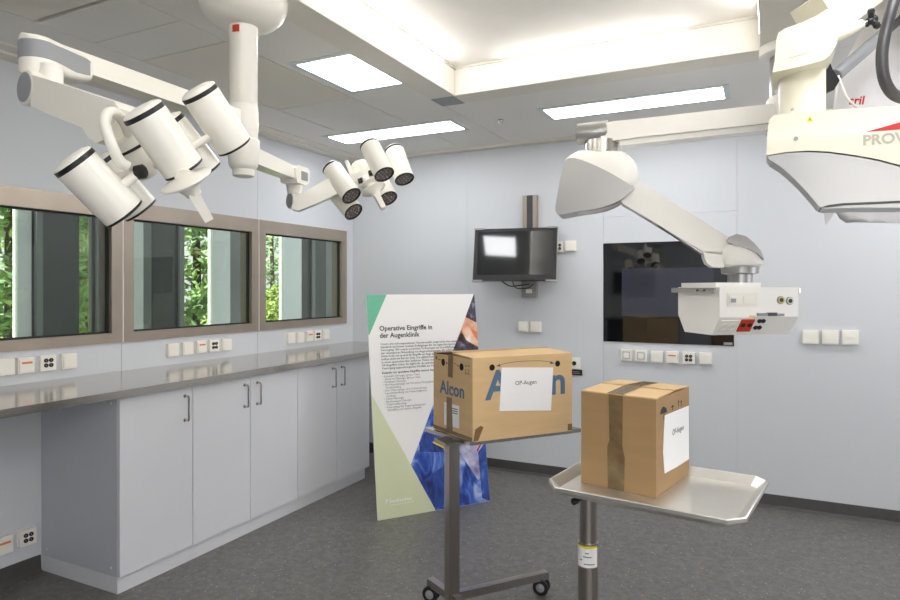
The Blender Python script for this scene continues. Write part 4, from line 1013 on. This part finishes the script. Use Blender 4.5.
# slanted lower front
sn = Vector((0, 0, 0)) + (kv * k_in + Z * (zbm - zm)); sl = sn.length; sd = sn / sl; so = c0 + Z * zm; snn = sd.cross(ku).normalized()
if snn.dot(CAM - so) < 0: snn = -snn
def sp_(x, s, e=0.): return so + ku * x + sd * s + snn * e
def sbox(x0_, x1_, s0, s1, e, name, mat, bev=.001): return MB().obox(sp_(x0_, s0, -.001), ku * (x1_ - x0_), sd * (s1 - s0), snn * (e + .001), bev).build(name, mat, con)
def sxy(px, py): q = onP(px, py, so, snn); return (q - so).dot(ku), (q - so).dot(sd)
pl = sbox(.015, .115, .018, .088, .004, 'socket', 'plate')
b = MB()
for x_ in (.042, .086): b.lathe(sp_(x_, .053, .0042), snn, [(.019, 0), (.019, .002), (.015, .002), (.015, -.001)], 24)
b.build('socket_well', 'ceil', pl)
rp = sbox(.120, .19, .012, .084, .005, 'socket', 'redplast'); rp['label'] = 'red socket'
b = MB()
for x_ in (.138, .172): b.lathe(sp_(x_, .044, .0052), snn, [(.012, 0), (.012, .0015)], 20)
b.build('socket_well', 'dark', rp)
b = MB(); 
for x_, s_ in ((.218, .022), (.238, .022), (.214, .062), (.234, .062)): b.lathe(sp_(x_, s_, 0), snn, [(.011, 0), (.011, .006), (.005, .006)], 18)
b.build('connector', 'black', con)
MB().obox(kp(.155, zm + .001, .001), ku * .03, kv * .002, Z * .007).build('marker', 'yellow', con)
# equipment rails on the ends
for x_, s_ in ((-.022, 1), (kl + .012, -1)):
    b = MB().obox(c0 + ku * x_ + kv * .01 + Z * (zt1 - .028), ku * .010, kv * (kd + .02), Z * .025, .0015)
    for q in (.09, .2): b.cyl(c0 + ku * (x_ + .005) + kv * q + Z * (zt1 - .015), c0 + ku * (x_ + .005 + s_ * .03) + kv * q + Z * (zt1 - .015), .006, n=12)
    b.m(1).box_ = None
    for q in (.09, .15): b.lathe(c0 + ku * (x_ - (.001 if s_ > 0 else -.011)) + kv * q + Z * (zt1 - .015), -ku if s_ > 0 else ku, [(.005, 0), (.005, .002)], 12)
    b.build('equipment_rail', ['steel', 'black'], con)

# ------------------------------------------------------------------ surgical microscope at the right edge
t_d = 1.90
MO = W(768, 160, t_d)
mN = -(F + R * .50); mN.z = 0; mN.normalize(); mU = Vector((-mN.y, mN.x, 0))
if mU.dot(R) < 0: mU = -mU
mo = W(780, 190, 3.0); mo = W(800, 160, t_d)
def mp(px, py, dd=0.): q = onP(px, py, mo - mN * dd, mN); return q
root = W(802, 60, 2.03)
t = thing('surgical_microscope', 'cream surgical microscope head hanging in at the top right corner', 'surgical microscope', (root.x, root.y, W(802, 205, 2.0).z))
def mprism(pts, d0, d1, bev, seg=3):
    b = MB(); b.prism([mp(x, y, d0) for x, y in pts], -mN * (d1 - d0), bev, seg); return b
body = mprism([(766.3, 155.5), (767.2, 135), (769, 120), (774, 115.2), (785, 113.8), (840, 109.5), (900, 105.2), (1000, 98), (1000, 200), (940, 176), (900, 165), (878, 159.2), (855, 155), (830, 151.6), (809, 150.5), (785, 152)], 0, .15, .014, 4).build('housing', 'cream', t)
under = [(767.5, 156.0), (785, 153.0), (809, 152), (830, 153.2), (855, 156.6), (878, 161), (900, 167), (940, 178), (1000, 202), (1000, 205), (900, 207.5), (860, 207.6), (824, 208.6), (818.5, 206), (812.5, 198.5), (806, 191), (800, 184.5), (793.5, 178), (787, 172), (780, 166.3), (774, 162.5), (769, 159.5)]
un_ = mprism(under, .004, .13, .012, 4).build('lower_shell', 'silver', t)
mprism([(820.5, 207.6), (828, 205), (842, 203.2), (900, 200.6), (1000, 197), (1000, 199.5), (900, 202.8), (845, 205.2), (830, 207)], -.0015, .12, .001, 1).build('bottom_plate', 'darkgrey', un_)
MB().poly([mp(865.5, 132, -.0008), mp(902, 121.6, -.0008), mp(990, 100, -.0008), mp(990, 124, -.0008), mp(900, 129.4, -.0008)]).build('logo_wedge', 'red', body, smooth=0, label='long red wedge mark')
b = MB().text('PROVEO', mp(862.5, 145.2, -.0008), mU, Z, .040, bold=.0014, res=3); b.build('lettering', 'lettergrey', body, smooth=0, label='pale grey capital letters')
b = MB(); b.m(0).poly([mp(806.8, 121.6, -.0008), mp(813.2, 121.2, -.0008), mp(809.8, 115.8, -.0008)]); b.m(1).poly([mp(809.2, 120.4, -.0012), mp(810.6, 120.3, -.0012), mp(809.9, 117.6, -.0012)])
b.build('warning_sign', ['yellow', 'blackink'], body, smooth=0, label='small yellow warning triangle')
q = mp(796, 138.5); b = MB().lathe(q + mN * .001, mN, [(.006, -.004), (.006, .001), (.003, .001)], 16); b.build('screw', 'grey', body)
# column, tilted clamp head and arm
cc = W(802, 88, 2.03); rc = .066
zc_ = [W(802, y, 2.03).z for y in (118, 62)]
MB().lathe(Vector((cc.x, cc.y, 0)), Z, [(rc, zc_[0]), (rc, zc_[1])], 44).build('column', 'cream', t)
b = MB()
for px, py in ((793.5, 69.5), (792, 109.5)):
    q = W(px, py, 1.967); b.lathe(q, -F, [(.004, 0), (.004, .006)], 12)
b.build('screw', 'grey', t)
mo = W(800, 60, 1.93)
hp = mprism([(772.3, 72.5), (775, 60), (776, 42), (778, 33), (785, 28.5), (803, 22), (818, 15), (827, 9), (834, 15), (837.5, 28), (837, 43), (831, 54), (824, 60), (800, 66.5)], 0, .20, .014, 4)
hpo = hp.build('clamp_head', 'cream', t)
mprism([(788, 58), (791, 40), (812, 34), (810, 52)], -.002, .02, .001, 1).build('cover_panel', 'cream', hpo)
MB().beam(W(815, 22, 2.03), W(905, -42, 2.1), .13, .13, .12, .12, bev=.03, seg=4).build('support_arm', 'cream', t)
cpp = W(935, -55, 2.12)
MB().lathe(Vector((cpp.x, cpp.y, 0)), Z, [(.08, 2.30), (.09, 2.31), (.09, ZC - .03), (.14, ZC - .025), (.14, ZC - .001)], 40).build('ceiling_mount', 'cream', t)
b = MB().lathe(W(833, 36, 1.96), W(861, 24.5, 1.95) - W(833, 36, 1.96), [(.022, 0), (.020, .05), (.016, .07), (.014, .09)], 24); b.build('knob_stem', 'cream', t)
ks = W(861, 24.5, 1.95); kd_ = (W(878, 17.5, 1.945) - ks)
b = MB(); b.m(0).cyl(ks - kd_ * .2, ks + kd_ * .6, .006, n=14); kn_ = ks + kd_ * .62; s_ = kd_.normalized(); u1 = s_.cross(F).normalized(); u2 = s_.cross(u1)
b.m(1).lathe(kn_ - s_ * .012, s_, [(.010, 0), (.012, .004), (.012, .024), (.008, .028)], 20)
for i in range(3):
    dv = u1 * math.cos(2 * PI * i / 3 + .5) + u2 * math.sin(2 * PI * i / 3 + .5); b.lathe(kn_ + dv * .006, dv, [(.009, 0), (.009, .014), (.011, .02), (.008, .028)], 14)
b.build('clamp_knob', ['steel', 'black'], t)
# bracket, gas spring tube, cables
MB().prism([W(824, 64, 2.02), W(829, 60, 2.02), W(833, 70, 2.02), W(840, 80, 2.02), W(834, 90, 2.02), W(824, 93, 2.02)], F * .04, .003).build('bracket', 'black', t)
b = MB(); b.m(0).cyl(W(836, 75, 2.06), W(886, 32, 2.10), .020, n=24, bev=.004); b.m(1).cyl(W(884, 34, 2.1), W(935, -10, 2.14), .013, n=18); b.build('gas_spring', ['grey', 'darkgrey'], t)
MB().tube([W(838, 76, 2.04), W(842, 86, 2.03), W(847, 98, 2.04), W(856, 107, 2.06), W(862, 116, 2.08)], .004, 8, 5).build('thin_cable', 'white2', t, label='thin white cable')
MB().tube([W(908, -52, 2.06), W(903, -34, 1.92), W(894, 0, 1.86), W(886, 30, 1.86), W(882, 55, 1.86), W(884, 78, 1.86), W(892, 93, 1.87), W(904, 99, 1.9), W(916, 104, 1.95), W(922, 114, 1.98)], .016, 16, 6).build('thick_cable', 'rubber', t, label='thick dark grey cable loop')
# plastic drape hanging behind it
rows = [(-8, 880, 948), (20, 866, 946), (40, 856, 945), (60, 848, 945), (80, 840, 944), (105, 834, 944), (140, 828, 944), (180, 824, 945), (205, 825, 946), (212, 830, 946), (219, 842, 944), (222.5, 849, 942)]
rings = []; K = 40
for py, l, r_ in rows:
    rg = []
    for i in range(K):
        a_ = 2 * PI * i / K; c_ = math.cos(a_); px = (l + r_) / 2 + (r_ - l) / 2 * (abs(c_) ** .7) * (1 if c_ > 0 else -1)
        th = .035 * math.sin(a_)
        q = W(px, py, 2.33 + th); nz = noise.noise(Vector((px * .055, py * .03, 3.1 + (a_ > PI))))
        q += F * nz * .045 + Z * (noise.noise(Vector((px * .06, 9, 0))) * .014 if py > 215 else 0)
        rg.append(q)
    rings.append(rg)
t = thing('plastic_drape', 'crumpled white plastic drape with red print hanging behind the microscope head', 'plastic cover', W(880, 222, 2.33))
MB().loft(rings).build('film', 'plastic', t, smooth=80)
b = MB(); b.text('sril', W(848.5, 104.4, 2.24), (R * .98 - F * .05), (Z + R * .2), .043, bold=.0012, res=2)
b.build('red_print', 'red', t, smooth=0, label='red printed lettering')
MB().prism([W(823, 208, 2.2), W(838, 208, 2.2), (W(826, 225, 2.2))], F * .002).build('film_corner', 'plastic', t)

# ------------------------------------------------------------------ light and camera
w = bpy.data.worlds.new('World'); SC.world = w; w.use_nodes = True
nt = w.node_tree; bg = nt.nodes['Background']
sky = N(nt, 'ShaderNodeTexSky', sky_type='NISHITA'); sky.sun_elevation = math.radians(48); sky.sun_rotation = math.radians(250); sky.sun_disc = False
hz = N(nt, 'ShaderNodeMix', data_type='RGBA'); hz.inputs[0].default_value = .75; hz.inputs[7].default_value = (5.2, 5.3, 5.3, 1)   # thin bright overcast
nt.links.new(sky.outputs[0], hz.inputs[6]); nt.links.new(hz.outputs[2], bg.inputs[0]); bg.inputs[1].default_value = .22
sun = bpy.data.lights.new('sun', 'SUN'); sun.energy = 8.0; sun.angle = math.radians(2); sun.color = (1, .96, .88)
so_ = bpy.data.objects.new('sun', sun); COL.objects.link(so_); so_.rotation_euler = (math.radians(41), 0, math.radians(-4)); so_.location = (-8, 0, 8)
cd = bpy.data.cameras.new('camera'); co = bpy.data.objects.new('camera', cd); COL.objects.link(co)
cd.sensor_width = 36; cd.lens = FPX / 900 * 36; cd.shift_y = -(300 - CY) / 900; cd.clip_start = .05
co.location = CAM; co.rotation_euler = (PI / 2, 0, YAW); SC.camera = co
vs = SC.view_settings; vs.view_transform = 'Standard'; vs.look = 'None'; vs.gamma = 1; vs.use_curve_mapping = False; vs.exposure = .7
SC.cycles.use_denoising = True
SC.cycles.max_bounces = 10; SC.cycles.diffuse_bounces = 6; SC.cycles.glossy_bounces = 5; SC.cycles.transparent_max_bounces = 12
